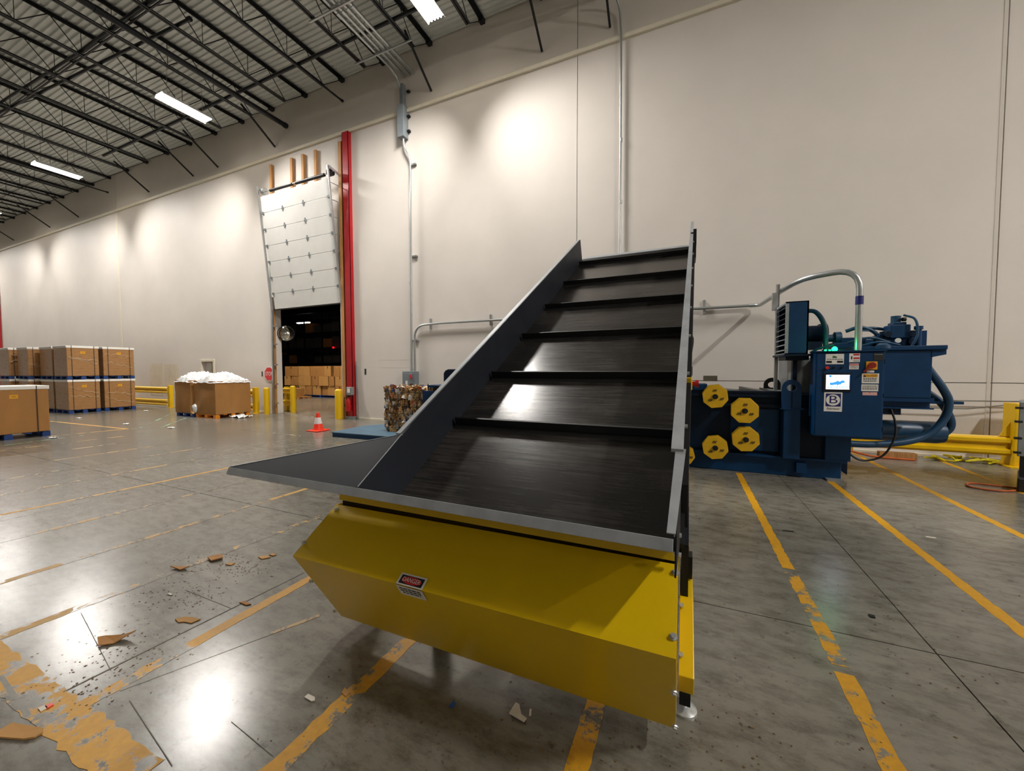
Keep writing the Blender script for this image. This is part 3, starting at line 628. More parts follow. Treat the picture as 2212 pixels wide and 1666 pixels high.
fe = root('fire_extinguisher', (-10.68,9.85,.75), 'red fire extinguisher hung low on the red column', 'extinguisher')
c = at(753,872,9.84)
part('cylinder', MB().lathe((c.x,9.84,c.z-.28),[(.02,0),(.075,.01),(.08,.05),(.08,.36),(.06,.43),(.03,.47),(.03,.5)],18), m_ext, fe, True)
part('valve_head', MB().box(c.x-.03,c.x+.03,9.8,9.88,c.z+.22,c.z+.27).bar((c.x-.12,9.84,c.z+.33),(c.x+.03,9.84,c.z+.27),.025,.02), m_black, fe)
part('hose', MB().tube(smoothpath([(c.x-.02,9.83,c.z+.25),(c.x-.16,9.82,c.z+.2),(c.x-.22,9.85,c.z+.02),(c.x-.24,9.9,c.z-.12)]), .012, 8), m_black, fe, True)
c = at(754,846,9.8); al = root('alarm_box', (c.x,9.84,c.z-.1), 'small pale grey alarm box on the red column above the extinguisher', 'box')
part('case', MB().box(c.x-.12,c.x+.12,9.78,9.925,c.z-.13,c.z+.15), m_plate, al, bev=.02); part('white_card', MB().box(c.x-.06,c.x+.06,9.774,9.78,c.z-.04,c.z+.11), m_white, al)
thing('angle_bar', MB().bar((-10.22,9.95,0),(-10.36,10.01,2.0),.05,.006).bar((-10.245,9.97,0),(-10.385,10.03,2.0),.006,.05), m_galv, 'perforated steel angle leaning on the wall beside the red column', 'steel angle')

# ------------------------------------------------------------------ boxes on the left
def bulkbox(x0, x1, y0, y1, z, h, label, wrap=True, film=True, tag_y=.5):
    m = m_wrap if wrap else m_card
    b = root('bulk_box', ((x0+x1)/2,(y0+y1)/2,z), label, 'box', 'tall lidded cartons on blue pallets')
    part('carton_body', MB().box(x0,x1,y0,y1,z,z+h-.07), m, b, bev=.02)
    part('lid', MB().box(x0-.015,x1+.015,y0-.015,y1+.015,z+h-.09,z+h), m_lid if not wrap else m_lid, b, bev=.01)
    for t in (.15,.85):
        yy = y0+(y1-y0)*t; part('strap', MB().box(x1+.001,x1+.017,yy-.009,yy+.009,z,z+h+.003).box(x0,x1+.017,yy-.009,yy+.009,z+h,z+h+.003), m_strap, b)
    yy = y0+(y1-y0)*tag_y; tg = part('shipping_label', MB().box(x1+.001,x1+.005,yy-.07,yy+.07,z+h*.74,z+h*.82), m_orgp, b)
    part('label_print', MB().box(x1+.005,x1+.006,yy-.03,yy+.03,z+h*.775,z+h*.783), m_ink, tg)
    if film:
        mb = MB()
        for k in range(2):
            z0 = z+h*random.uniform(.3,.8); P = [(x1+.004+.012*math.sin(i*1.3+k), y0+(y1-y0)*(.05+.9*i/9), z0+random.uniform(-.05,.05)+.02*i*(k-1.5)) for i in range(10)]
            mb.tube(P, [.004+.01*random.random() for _ in P], 5)
        part('film_wrinkles', mb, m_film, b)
    return b
SF = -22.3
cols_ = [(SF,6.8,7.72,'in front at the right-hand corner'),(SF,7.85,8.85,'at the right end against the rail'),(-23.65,6.8,7.75,'second from the corner going left'),(-25.15,6.55,7.55,'third from the corner going left'),(-26.6,6.4,7.4,'farthest left')]
for k, (x1, y0, y1, where) in enumerate(cols_):
    dp = 1.2 if k != 3 and k != 4 else 1.1
    for lv, z in ((0,0),(1,1.36)):
        pallet(x1-dp,x1,y0,y1,z,m_pal_b,'blue pallet under the %s box of the stack %s' % (('lower','upper')[lv], where))
        bulkbox(x1-dp,x1,y0,y1,z+.135,1.215,'%s shrink-wrapped carton of the stack %s' % (('lower','upper')[lv], where))
pallet(-16.4,-15.2,2.9,4.28,0,m_pal_b,'blue pallet under the nearest big carton at the left edge')
bulkbox(-16.4,-15.2,2.9,4.28,.135,1.19,'nearest big lidded carton at the left edge, not wrapped',wrap=False,film=False,tag_y=.58)

def gaylord(x0, x1, y0, y1, z, h, label, seed):
    g = root('gaylord_box', ((x0+x1)/2,(y0+y1)/2,z), label, 'box', 'open cartons full of plastic film')
    nx = 10; nz = 8; mb = MB(); rnd = random.Random(seed)
    per = [(x0+(x1-x0)*i/nx, y0) for i in range(nx)] + [(x1, y0+(y1-y0)*i/nx) for i in range(nx)] + [(x1-(x1-x0)*i/nx, y1) for i in range(nx)] + [(x0, y1-(y1-y0)*i/nx) for i in range(nx)]
    cx, cy = (x0+x1)/2, (y0+y1)/2; n = len(per); V = []
    for k in range(nz+1):
        t = k/nz
        for i, (x, y) in enumerate(per):
            e = math.sin(math.pi*(i % nx)/nx); bl = .03*e*math.sin(math.pi*min(1,t*1.15)) + .03*noise.noise((x*2+seed,y*2,t*3))
            d = Vector((x-cx,y-cy,0)).normalized(); sag = .03*noise.noise((x*3,y*3,seed)) if k == nz else 0
            V.append((x+d.x*bl, y+d.y*bl, z+h*t+sag))
    mb.add(V, [(k*n+i,k*n+(i+1)%n,(k+1)*n+(i+1)%n,(k+1)*n+i) for k in range(nz) for i in range(n)])
    part('carton_wall', mb, m_card, g, True)
    hp = MB(); m = 26; V = []
    for j in range(m+1):
        for i in range(m+1):
            u, v = i/m*2-1, j/m*2-1; r = max(abs(u),abs(v)); dome = .3*(1-min(1,(u*u*.8+v*v*.7)))+.02
            ns = noise.noise((u*3.1+seed,v*3.1,1))*.09 + noise.noise((u*9+seed,v*9,2))*.07 + noise.noise((u*19,v*19,seed))*.035
            ov = 1.05 if r > .96 else 1
            V.append((cx+u*(x1-x0)/2*ov, cy+v*(y1-y0)/2*ov, z+h-.02+(dome+ns)*(1 if r < .96 else .2) - (.05 if r > .99 else 0)))
    hp.add(V, [(j*(m+1)+i,j*(m+1)+i+1,(j+1)*(m+1)+i+1,(j+1)*(m+1)+i) for j in range(m) for i in range(m)])
    part('plastic_scrap', hp, m_heap, g, kind='stuff')
    return g
pallet(-17.45,-16.35,8.1,9.2,0,m_pal_b,'blue pallet under the left plastic-filled carton')
g_left = gaylord(-17.5,-16.5,8.1,9.2,.14,1.2,'open carton heaped with clear plastic film, on the blue pallet',3)
pallet(-16.25,-15.05,8.12,9.3,0,m_pal_o,'orange pallet under the right plastic-filled carton')
gaylord(-16.3,-15.03,8.12,9.32,.14,1.18,'open carton heaped with clear plastic film, on the orange pallet',8)
q = at(421,882,8.07)
gbm = MB(); V = []; nn = 14
for i in range(9):
    for j in range(nn):
        a_, b_ = math.pi*i/8, 2*math.pi*j/nn; d = Vector((math.sin(a_)*math.cos(b_), math.sin(a_)*math.sin(b_)*.5, math.cos(a_)*1.3)); V.append(q+d*(.12+.04*noise.noise(d*4)))
gbm.add(V, [(i*nn+j,i*nn+(j+1)%nn,(i+1)*nn+(j+1)%nn,(i+1)*nn+j) for i in range(8) for j in range(nn)])
part('plastic_bulge', gbm, m_heap, g_left, True)
part('torn_flap', MB().plate([q+Vector((-.2,-.03,.1)),q+Vector((-.1,-.05,-.1)),q+Vector((.12,-.06,-.17)),q+Vector((.05,-.09,-.2)),q+Vector((-.16,-.06,-.18))], .006), m_card2, g_left)
def film_scrap(x, y, s, label, seed):
    rnd = random.Random(seed); mb = MB(); m = 7; V = []
    for j in range(m+1):
        for i in range(m+1): V.append((x+(i/m-.5)*s+rnd.uniform(-1,1)*s*.08, y+(j/m-.5)*s*.6+rnd.uniform(-1,1)*s*.06, .006+rnd.random()*s*.13))
    mb.add(V, [(j*(m+1)+i,j*(m+1)+i+1,(j+1)*(m+1)+i+1,(j+1)*(m+1)+i) for j in range(m) for i in range(m)])
    thing('film_scrap', mb, m_heap, label, 'plastic scrap', 'plastic scraps on the floor')
film_scrap(-14.7,8.75,.7,'crumpled clear film on the floor beside the orange pallet',1)
for k, (p, lb) in enumerate((((170,904),'white film scrap on the floor in front of the wrapped stack'),((272,917),'small white scrap on the floor by the yellow line corner'),((370,925),'white scrap on the floor below the blue pallet'),((115,947),'flat white scrap beside the nearest big carton'),((315,888),'tiny white scrap at the foot of the rail post'))):
    q = ground(*p); film_scrap(q.x,q.y,.2,lb,k+4)

# ------------------------------------------------------------------ bale on the discharge table
tb = root('discharge_table', (-6.6,8.2,0), 'low blue steel discharge table under the bale', 'table')
part('table_top', MB().pz([(-8.22,7.08),(-4.6,7.2),(-4.6,9.3),(-7.6,9.3),(-8.3,8.3)], .1, .125), m_blue_top, tb, bev=.004)
part('skirt', MB().pz([(-8.2,7.1),(-4.6,7.22),(-4.6,9.28),(-7.6,9.28),(-8.28,8.3)], .0, .1), m_blue, tb)
part('side_guide', MB().box(-7.5,-4.6,9.22,9.3,.125,.3), m_blue, tb)
bl = root('cardboard_bale', (-6.4,8.3,.125), 'wired bale of crushed cardboard and paper on the blue table', 'bale')
bx0, bx1, by0, by1, bz0, bz1 = -7.05, -5.3, 7.72, 8.85, .125, 1.26
flk = [M('bale_kraft', '#a2784a', .8), M('bale_kraft_light', '#c69e6c', .8), M('bale_dark', '#6a4a2c', .85), M('bale_white', '#cfcac0', .7), M('bale_grey', '#8f8a84', .7), M('bale_blue', '#33508c', .6), M('bale_orange', '#b4501e', .65), M('bale_green', '#7c9a3a', .65)]
part('pressed_core', MB().box(bx0+.06,bx1,by0+.05,by1-.04,bz0,bz1-.05), flk[2], bl)
rnd = random.Random(11); mb = MB(); wts = [36,26,9,16,6,3,2,2]
def flake(c, n, t, s1, s2):
    b = n.cross(t); mb.cur = rnd.choices(range(8), wts)[0]; V = []; ph = rnd.uniform(0,6); am = rnd.uniform(.01,.035)
    for j in range(4):
        for i in range(4):
            u, v = i/3-.5, j/3-.5
            V.append(c + t*(u*s1+rnd.uniform(-.01,.01)) + b*(v*s2+rnd.uniform(-.01,.01)) + n*(am*math.sin(ph+u*5+v*3)+rnd.uniform(-.008,.012)))
    mb.add(V, [(j*4+i,j*4+i+1,(j+1)*4+i+1,(j+1)*4+i) for j in range(3) for i in range(3)])
for k in range(760):
    f_ = rnd.random()
    if f_ < .5: c = Vector((rnd.uniform(bx0+.02,bx1),by0+rnd.uniform(.0,.05),rnd.uniform(bz0+.05,bz1-.04))); n = Vector((0,-1,0)); t = Vector((.25*rnd.uniform(-1,1),0,1))
    elif f_ < .78: c = Vector((bx0+rnd.uniform(0,.06),rnd.uniform(by0+.02,by1-.04),rnd.uniform(bz0+.05,bz1-.04))); n = Vector((-1,0,0)); t = Vector((0,.3*rnd.uniform(-1,1),1))
    else: c = Vector((rnd.uniform(bx0+.02,bx1),rnd.uniform(by0,by1-.05),bz1-rnd.uniform(.0,.05))); n = Vector((0,0,1)); t = Vector((rnd.uniform(-1,1),1,0))
    n = (n+Vector((rnd.uniform(-.35,.35),rnd.uniform(-.35,.35),rnd.uniform(-.35,.35)))).normalized(); t = (t-n*t.dot(n)).normalized()
    flake(c, n, t, rnd.uniform(.1,.3), rnd.uniform(.04,.12))
part('crushed_sheets', mb, flk, bl, kind='stuff')
for k in range(6):
    z = bz0+.12+k*.18
    part('bale_wire', MB().tube([(bx1,by0-.012,z),(bx0+.02,by0-.012,z),(bx0-.015,by0+.03,z),(bx0-.015,by1-.03,z),(bx1,by1,z)], .006, 6), m_black, bl)

# ------------------------------------------------------------------ baler
ba = root('horizontal_baler', (-1.5,8.1,0), 'long dark blue horizontal baling machine standing along the wall', 'baler')
BF = 7.36
part('base_skid', MB().box(-5.3,2.2,7.34,8.95,0,.285), m_blue, ba, bev=.01)
part('skid_flange', MB().box(-5.3,2.24,7.27,8.97,.285,.315), m_blue, ba)
part('anchor_clip', MB().box(1.62,1.75,7.26,7.34,.08,.24), m_blue, ba)
part('anchor_clip', MB().box(2.0,2.2,7.22,7.34,0,.03), m_plate, ba)
part('end_fin', MB().py([(2.2,.27),(2.32,.27),(2.32,.06),(2.24,.12)], 7.5, 7.53), m_blue_dk, ba)
part('compaction_chamber', MB().box(-5.2,2.25,BF+.06,8.9,.3,1.3), m_blue_dk, ba, bev=.008)
part('top_rail', MB().box(-5.2,1.66,BF-.02,BF+.1,1.24,1.345).box(-5.2,1.66,BF-.035,BF-.02,1.31,1.345), m_blue_dk, ba, bev=.006)
part('mid_rail', MB().box(.4,1.42,BF,BF+.07,1.08,1.13), m_blue_dk, ba)
for x in (-4.6,-3.6,-2.6,-1.6,-.6,2.05): part('side_stiffener', MB().box(x,x+.12,BF-.04,BF+.07,.315,1.24), m_blue_dk, ba, bev=.005)
part('side_panel', MB().box(1.66,2.0,BF+.0,BF+.06,.315,1.1), m_blue_dk, ba)
part('side_panel', MB().box(.72,1.4,BF+.02,BF+.06,.36,1.05), m_blue, ba, bev=.005)
part('end_housing', MB().box(1.98,2.29,7.28,8.8,.31,.72), m_blue, ba, bev=.006)
part('post_stiffener', MB().box(1.425,1.645,7.2,BF+.06,.3,1.08), m_blue, ba, bev=.01)
def lug(x, y, z, r, mat, name, zb, slot=True):
    n = 20; V = []; F = []
    out = [(x+r*math.cos(R(180*k/n)), z+r*math.sin(R(180*k/n))) for k in range(n+1)]
    hol = [(x+r*.52*math.cos(R(180*k/n)), z+r*.42*math.sin(R(180*k/n))) for k in range(n+1)]
    hol2 = [(x+r*.52*math.cos(R(180+180*k/n)), z+r*.42*math.sin(R(180+180*k/n))) for k in range(n+1)]
    mb = MB()
    for k in range(n): mb.py([out[k],out[k+1],hol[k+1],hol[k]], y-.025, y+.025)
    lo = [(x-r+2*r*k/n, zb) for k in range(n+1)]
    mid = [(x-r+2*r*k/n, z-r*.6) for k in range(n+1)]
    hh = [(x-r*.52+r*1.04*k/n, z-r*.42*math.sqrt(max(0,1-(2*k/n-1)**2))) for k in range(n+1)]
    sd = [(x-r+2*r*k/n, z) for k in range(n+1)]
    mb.py([(x-r,z),(x-r*.52,z),(x-r*.52,z-r*.6),(x-r,z-r*.6)], y-.025, y+.025).py([(x+r*.52,z),(x+r,z),(x+r,z-r*.6),(x+r*.52,z-r*.6)], y-.025, y+.025)
    for k in range(n): mb.py([hh[k],hh[k+1],(hh[k+1][0],z-r*.6),(hh[k][0],z-r*.6)], y-.025, y+.025)
    if slot: mb.py([(x-r,z-r*.6),(x-.012,z-r*.6),(x-.012,zb),(x-r,zb)], y-.025, y+.025).py([(x+.012,z-r*.6),(x+r,z-r*.6),(x+r,zb),(x+.012,zb)], y-.025, y+.025).box(x-.02,x+.02,y-.01,y+.025,zb,z-r*.6)
    else: mb.py([(x-r,z-r*.6),(x+r,z-r*.6),(x+r,zb),(x-r,zb)], y-.025, y+.025)
    part(name, mb, mat, ba)
lug(1.52,7.22,1.41,.125,m_blue,'lifting_lug',1.09); lug(1.49,8.5,1.41,.13,m_blackm,'lifting_lug',1.28,False)
part('lug_shelf', MB().box(1.38,1.68,7.18,7.4,1.075,1.09), m_blue, ba)
for k, (x0, x1, ang) in enumerate(((.55,.95,.02),(.98,1.3,.05),(1.32,1.62,.03))):
    part('chamber_cover', MB().py([(x0,1.3),(x1,1.3),(x1,1.3+ang*.4),(x0,1.3+ang+.02)], 7.5, 8.7), m_plate, ba)
part('tie_box', MB().box(.08,.36,7.3,7.7,1.345,1.45), m_blue, ba, bev=.01)
part('paper_note', MB().box(.36,.62,7.5,7.51,1.34,1.42), m_white, ba)
for (px_, py_, r_, rot, tl) in ((1545,857,.2,8,0),(1609,888,.21,0,0),(1611,950,.205,5,1),(1545,968,.2,10,1),(1478,984,.17,14,1)):
    c = at(px_, py_, 7.2); oc = [(c.x+r_*math.cos(R(rot+45*k+22)), c.z+r_*math.sin(R(rot+45*k+22))) for k in range(8)]
    rc = part('reel_cover', MB().py(oc, 7.2, 7.225), m_yel_dk, ba, bev=.006)
    part('rear_cover', MB().py([(x, z+.012) for x, z in oc], 7.27, 7.29), m_yel_dk, rc)
    part('wire_coil', MB().cyl((c.x,7.225,c.z),(c.x,7.27,c.z),r_*.85,24), m_blackm, rc, True)
    part('hub', MB().cyl((c.x,7.18,c.z),(c.x,7.2,c.z),.042,18).cyl((c.x,7.165,c.z),(c.x,7.18,c.z),.02,12), m_blackm, rc, True)
    mk = MB()
    for a in (90,210,330):
        u = Vector((c.x+.1*math.cos(R(a+rot)),7.199,c.z+.1*math.sin(R(a+rot))))
        for q in range(3): mk.bar(u+Vector((-.026+.02*q,-.002,-.02)), u+Vector((-.004+.02*q,-.002,.02)), .01, .004, (0,1,0))
    part('scribble_mark', mk, m_ink, rc)
    part('arm', MB().cyl((c.x,7.29,c.z),(c.x,BF+.1,c.z),.03,10), m_blackm, ba)
# upper ram housing, cooler, motor, power unit
part('ram_housing', MB().box(1.62,2.35,7.62,8.7,1.3,1.88), m_plate, ba, bev=.01)
part('housing_post', MB().box(1.6,1.66,7.55,7.65,1.3,1.92), m_blue_dk, ba); part('housing_post', MB().box(1.9,1.95,7.5,7.62,1.3,1.9), m_blue_dk, ba)
ck = part('oil_cooler', MB().box(1.46,1.71,7.2,7.9,1.93,1.945).box(1.46,1.71,7.2,7.9,2.72,2.735).box(1.46,1.71,7.2,7.215,1.93,2.735).box(1.46,1.71,7.885,7.9,1.93,2.735).box(1.69,1.71,7.2,7.9,1.93,2.735), m_blue, ba)
part('cooler_core', MB().box(1.53,1.6,7.215,7.885,1.945,2.72), m_black, ck)
part('louvre_frame', MB().box(1.42,1.46,7.2,7.225,1.92,2.735).box(1.42,1.46,7.875,7.9,1.92,2.735).box(1.42,1.46,7.2,7.9,2.71,2.735).box(1.42,1.46,7.2,7.9,1.92,1.945), m_grey_lip, ck)
for k in range(9):
    z = 2.0+k*.083; part('louvre_slat', MB().prism([(1.4,0,z-.02),(1.41,0,z-.02),(1.5,0,z+.03),(1.49,0,z+.03)], (0,7.225,0), (0,7.875,0)), m_grey_lip, ck)
part('cooler_shelf', MB().px([(7.15,1.9),(8.0,1.9),(8.0,1.93),(7.15,1.93)], 1.4, 1.78).box(1.45,1.75,7.3,7.8,1.84,1.9), m_blue_dk, ba)
mo = part('electric_motor', MB().tube([(1.72,7.95,2.28),(1.75,7.95,2.28),(2.0,7.95,2.28),(2.03,7.95,2.28),(2.12,7.95,2.28),(2.13,7.95,2.28)], [.1,.14,.14,.165,.165,.12], 24), m_blue_dk, ba, True)
part('motor_foot', MB().box(1.78,2.05,7.83,8.07,2.02,2.15), m_blue_dk, mo)
part('pump', MB().tube([(2.13,7.9,2.2),(2.2,7.9,2.2),(2.22,7.9,2.2),(2.3,7.9,2.2),(2.31,7.9,2.2)], [.06,.06,.1,.1,.06], 18), m_hose, ba, True)
part('pump_block', MB().box(2.18,2.5,7.8,8.05,2.02,2.12).box(2.3,2.62,7.85,8.0,2.12,2.2), m_blue, ba, bev=.01)
part('oil_tank', MB().box(2.3,3.22,7.45,8.5,1.275,1.97), m_blue, ba, bev=.012)
part('deck_plate', MB().box(2.3,3.36,7.42,8.55,1.97,2.03), m_blue, ba, bev=.006)
part('deck_bracket', MB().py([(3.2,1.97),(3.36,1.97),(3.36,1.9),(3.2,1.86)], 7.45, 8.3), m_blue, ba)
part('tank_back_plate', MB().box(2.95,3.36,7.95,7.97,2.03,2.28), m_blue, ba)
part('valve_manifold', MB().box(2.55,3.15,7.7,7.95,2.03,2.15).py([(2.62,2.15),(3.1,2.15),(3.1,2.27),(2.75,2.24)], 7.72, 7.93), m_blue, ba, bev=.008)
vb = part('directional_valve', MB().box(2.83,3.06,7.66,7.9,2.16,2.36).box(2.87,3.02,7.68,7.88,2.36,2.4), m_blue, ba, bev=.01)
part('solenoid', MB().cyl((2.93,7.78,2.4),(2.93,7.78,2.5),.06,14), m_hose, vb, True); part('solenoid_cap', MB().cyl((2.98,7.72,2.44),(3.02,7.72,2.44),.03,12), m_black, vb, True)
for (x, z, l) in ((2.8,2.22,.14),(3.07,2.22,.12),(3.08,2.1,.1),(2.7,2.1,.12)): part('valve_coil', MB().cyl((x,7.64,z),(x,7.74,z),.045,12).box(x-.05,x+.05,7.7,7.8,z-.05,z+.05), m_blue_dk, vb)
part('filler_cap', MB().cyl((3.16,7.7,2.03),(3.16,7.7,2.3),.035,12).cyl((3.16,7.7,2.28),(3.16,7.7,2.33),.05,12), m_blue, ba, True)
part('pressure_gauge', MB().cyl((2.9,7.6,2.12),(2.9,7.62,2.12),.035,16), m_white, ba, True)
part('return_filter', MB().tube([(2.62,7.3,1.99),(2.62,7.3,2.04),(2.62,7.3,2.07)], [.085,.08,.04], 18), m_hose, ba, True)
for k, P in enumerate(([(1.71,7.5,2.62),(1.86,7.45,2.58),(1.96,7.4,2.35),(1.98,7.4,2.0)], [(2.35,7.85,2.3),(2.5,7.8,2.35),(2.65,7.8,2.3),(2.75,7.8,2.2)], [(2.5,7.9,2.33),(2.7,7.9,2.34),(2.9,7.9,2.3)], [(2.3,7.6,2.1),(2.55,7.55,2.17),(2.8,7.6,2.1)], [(2.45,7.5,2.05),(2.65,7.48,2.1),(2.9,7.55,2.05)], [(2.4,7.6,2.0),(2.42,7.5,2.25),(2.55,7.6,2.28)], [(2.98,7.68,2.5),(3.08,7.6,2.42),(3.1,7.58,2.2),(3.05,7.6,2.03)], [(1.8,7.4,1.96),(1.9,7.35,2.02),(2.05,7.3,2.06)])):
    part('hydraulic_line', MB().tube(smoothpath(P), [.034,.028,.024,.016,.014,.011,.016,.016][k], 10), m_hose, ba, True)
part('support_beam', MB().box(2.25,3.26,7.46,7.5,1.235,1.275).box(2.25,3.26,7.46,7.62,1.22,1.235).box(2.25,3.26,7.46,7.62,1.115,1.13).box(2.25,3.24,7.52,7.56,1.13,1.22), m_blue, ba)
part('lower_bracket', MB().box(2.3,2.92,7.5,7.7,1.02,1.11), m_blue_dk, ba)
part('main_cylinder', MB().tube([(2.2,7.95,.73),(3.5,7.95,.73),(3.58,7.95,.73),(3.6,7.95,.73)], [.165,.165,.15,.1], 28), m_hose, ba, True)
part('hose_clamp_bar', MB().box(3.2,3.66,7.66,7.72,1.185,1.225), m_blue, ba)
for P, r_ in (([(3.16,7.6,1.86),(3.24,7.6,1.7),(3.42,7.62,1.4),(3.5,7.66,1.2),(3.46,7.68,.95),(3.28,7.66,.72),(3.0,7.62,.6),(2.6,7.6,.54),(2.2,7.6,.54)], .05), ([(3.1,7.75,1.6),(3.22,7.75,1.42),(3.45,7.78,1.22),(3.6,7.85,1.0),(3.64,7.9,.82),(3.55,7.93,.68)], .048)):
    part('hydraulic_hose', MB().tube(smoothpath(P,10), r_, 14), m_hose, ba, True)
part('power_cable', MB().tube(smoothpath([(2.8,7.48,1.1),(2.84,7.44,.9),(2.82,7.4,.68),(2.68,7.36,.42),(2.45,7.36,.33),(2.28,7.36,.44),(2.26,7.36,.55)],10), .014, 8), m_black, ba, True)
part('discharge_chute', MB().box(-5.75,-5.2,7.6,7.66,.9,1.2).box(-5.75,-5.2,8.9,8.96,.4,1.3).box(-5.6,-5.2,7.6,8.96,1.28,1.34), m_blue, ba, bev=.008)
part('tension_arch', MB().py([(-5.35,1.25),(-5.35,1.62),(-5.3,1.69),(-5.22,1.72),(-4.2,1.72),(-4.2,1.25)], 7.9, 8.6), m_blue_dk, ba, bev=.02)
part('feed_hopper', MB().px([(7.6,1.3),(8.8,1.3),(9.2,3.3),(6.75,3.0)], -1.6, -.05), m_blue_dk, ba)

# control cabinet
cb = root('control_cabinet', (2.15,7.12,.71), 'blue control cabinet with lit touch screen on the front of the baler', 'control cabinet')
CF = 7.0
part('cabinet_body', MB().box(1.765,2.545,CF+.02,7.3,.71,1.945), m_blue, cb, bev=.008)
cd = part('cabinet_door', MB().box(1.775,2.525,CF,CF+.02,.725,1.93), m_blue, cb, bev=.006)
part('drip_edge', MB().box(1.755,2.55,CF-.015,7.3,1.945,1.962), m_blue, cb)
for z in (.85,1.33,1.8): part('hinge', MB().cyl((2.545,CF+.03,z-.03),(2.545,CF+.03,z+.03),.012,8), m_blue_dk, cb)
def cz(x, y): p = at(1760+x/6.944, 720+y/6.944, CF); return p.x, p.z
def sticker(name, x0, y0, x1, y1, mat, d=.002, y=CF, par=None):
    a = cz(x0,y1); b = cz(x1,y0); return part(name, MB().box(a[0],b[0],y-d,y,a[1],b[1]), mat, par or cb)
def print_lines(par, x0, x1, ys_, th, mat, y, seed=0):
    rr_ = random.Random(seed); mb = MB()
    for yl in ys_:
        xx = x0
        while xx < x1:
            e = min(x1, xx+rr_.uniform(14,40)); a = cz(xx,yl+th); b = cz(e,yl); mb.box(a[0],b[0],y-.001,y,a[1],b[1]); xx = e+7
    part('print_lines', mb, mat, par)
scf = sticker('screen_bezel', 122,600,548,868, m_screen_frame, .012)
ss = sticker('touch_screen', 162,626,522,838, m_screen, .003, CF-.012, scf)
sticker('screen_side_bar', 505,630,524,838, m_screen_b, .001, CF-.015, scf)
def poly_cz(name, pts, mat, y, par):
    part(name, MB().py([cz(*p) for p in pts], y-.001, y), mat, par)
poly_cz('screen_picture', [(220,740),(262,740),(322,722),(330,712),(350,714),(360,726),(385,718),(392,708),(430,708),(448,726),(440,745),(395,752),(390,768),(350,772),(340,788),(322,770),(240,782),(222,775)], m_screen_b, CF-.0155, scf)
sticker('screen_icon', 210,628,248,660, m_screen_b, .001, CF-.0155, scf)
print_lines(scf, 175,495,(804,), 10, m_screen_b, CF-.0155, 2)
lg = sticker('maker_plate', 133,888,416,1170, m_white); yq = CF-.002
sticker('plate_navy_field', 160,908,394,1096, m_navy, .001, yq, lg)
a = cz(167,1002); b = cz(380,1002); top = cz(273,918)[1]; bot = cz(273,1086)[1]; ex, ez = (a[0]+b[0])/2, (top+bot)/2
part('plate_ellipse', MB().py([(ex+(b[0]-a[0])/2*math.cos(2*math.pi*k/32), ez+(top-bot)/2*math.sin(2*math.pi*k/32)) for k in range(32)], yq-.002, yq-.001), m_white, lg)
text('plate_letter', 'B', (top-bot)*.98, (ex,yq-.0025,ez), m_navy, lg, sx=1.25).data.name = 'plate_letter'
q = cz(273,1132); text('plate_name', 'Balemaster', .05, (q[0],yq-.0012,q[1]), m_ink, lg, shear=.3, sx=.7)
s1 = sticker('supplier_sticker', 160,310,440,466, m_white)
poly_cz('sticker_emblem', [(262,372),(275,330),(285,348),(300,335),(312,350),(325,345),(332,372)], m_greenp, yq, s1)
print_lines(s1, 180,420,(386,), 9, m_ink, yq, 5)
sticker('dark_band', 170,415,256,448, m_ink, .001, yq, s1); sticker('dark_band', 335,412,424,445, m_ink, .001, yq, s1)
s2 = sticker('hazard_sticker', 515,302,680,435, m_white); sticker('red_band', 578,308,672,334, m_redp, .001, yq, s2); sticker('red_band', 578,362,672,388, m_redp, .001, yq, s2); poly_cz('hazard_figure', [(545,350),(560,340),(565,360),(555,400),(540,380)], m_ink, yq, s2); print_lines(s2, 580,660,(405,418),6,m_ink,yq,7)
s3 = sticker('danger_sticker', 515,452,662,542, m_white); sticker('red_band', 518,456,660,484, m_redp, .001, yq, s3); q = cz(588,470); text('lettering', 'DANGER', .026, (q[0],yq-.0012,q[1]), m_white, s3); print_lines(s3, 535,645,(494,515), 9, m_ink, yq, 8)
s4 = sticker('rating_plate', 884,300,1036,408, m_ink, .004); print_lines(s4, 895,1020,(312,),12,m_plate,CF-.004,9)
s5_ = sticker('caution_sticker', 702,604,966,752, m_white); sticker('amber_band', 722,614,940,660, m_orgp, .001, yq, s5_); q = cz(845,640); text('lettering', 'CAUTION', .034, (q[0],yq-.0012,q[1]), m_ink, s5_, shear=.2, sx=.85); poly_cz('warning_triangle', [(728,656),(764,656),(746,620)], m_ink, yq-.001, s5_); print_lines(s5_, 725,930,(672,694,716), 10, m_ink, yq, 10)
s6 = sticker('notice_sticker', 696,770,954,868, m_white); print_lines(s6, 712,940,(790,815,835), 9, m_ink, yq, 11)
s7 = sticker('pink_sticker', 714,886,936,930, M('pink_print','#e0b0aa',.5)); poly_cz('red_triangle', [(810,888),(836,888),(824,902)], m_redp, yq, s7)
q = cz(181,518)
part('stop_button', MB().cyl((q[0],CF-.03,q[1]),(q[0],CF,q[1]),.022,16), m_redp, cb, True)
for xx in (284,408):
    q = cz(xx,514); part('selector_switch', MB().cyl((q[0],CF-.012,q[1]),(q[0],CF,q[1]),.016,14).bar((q[0]-.01,CF-.018,q[1]),(q[0]+.014,CF-.018,q[1]+.008),.008,.01), m_blackm, cb)
sw = sticker('main_switch', 765,424,938,546, m_orgp, .012); q = cz(850,482)
part('switch_knob', MB().cyl((q[0],CF-.04,q[1]),(q[0],CF-.012,q[1]),.042,20), m_redd, sw, True)
q2 = cz(715,580); part('switch_lever', MB().bar((q[0],CF-.045,q[1]),(q2[0],CF-.045,q2[1]),.02,.03,(0,1,0)), m_redd, sw)
sticker('switch_tag', 778,556,892,590, m_white)
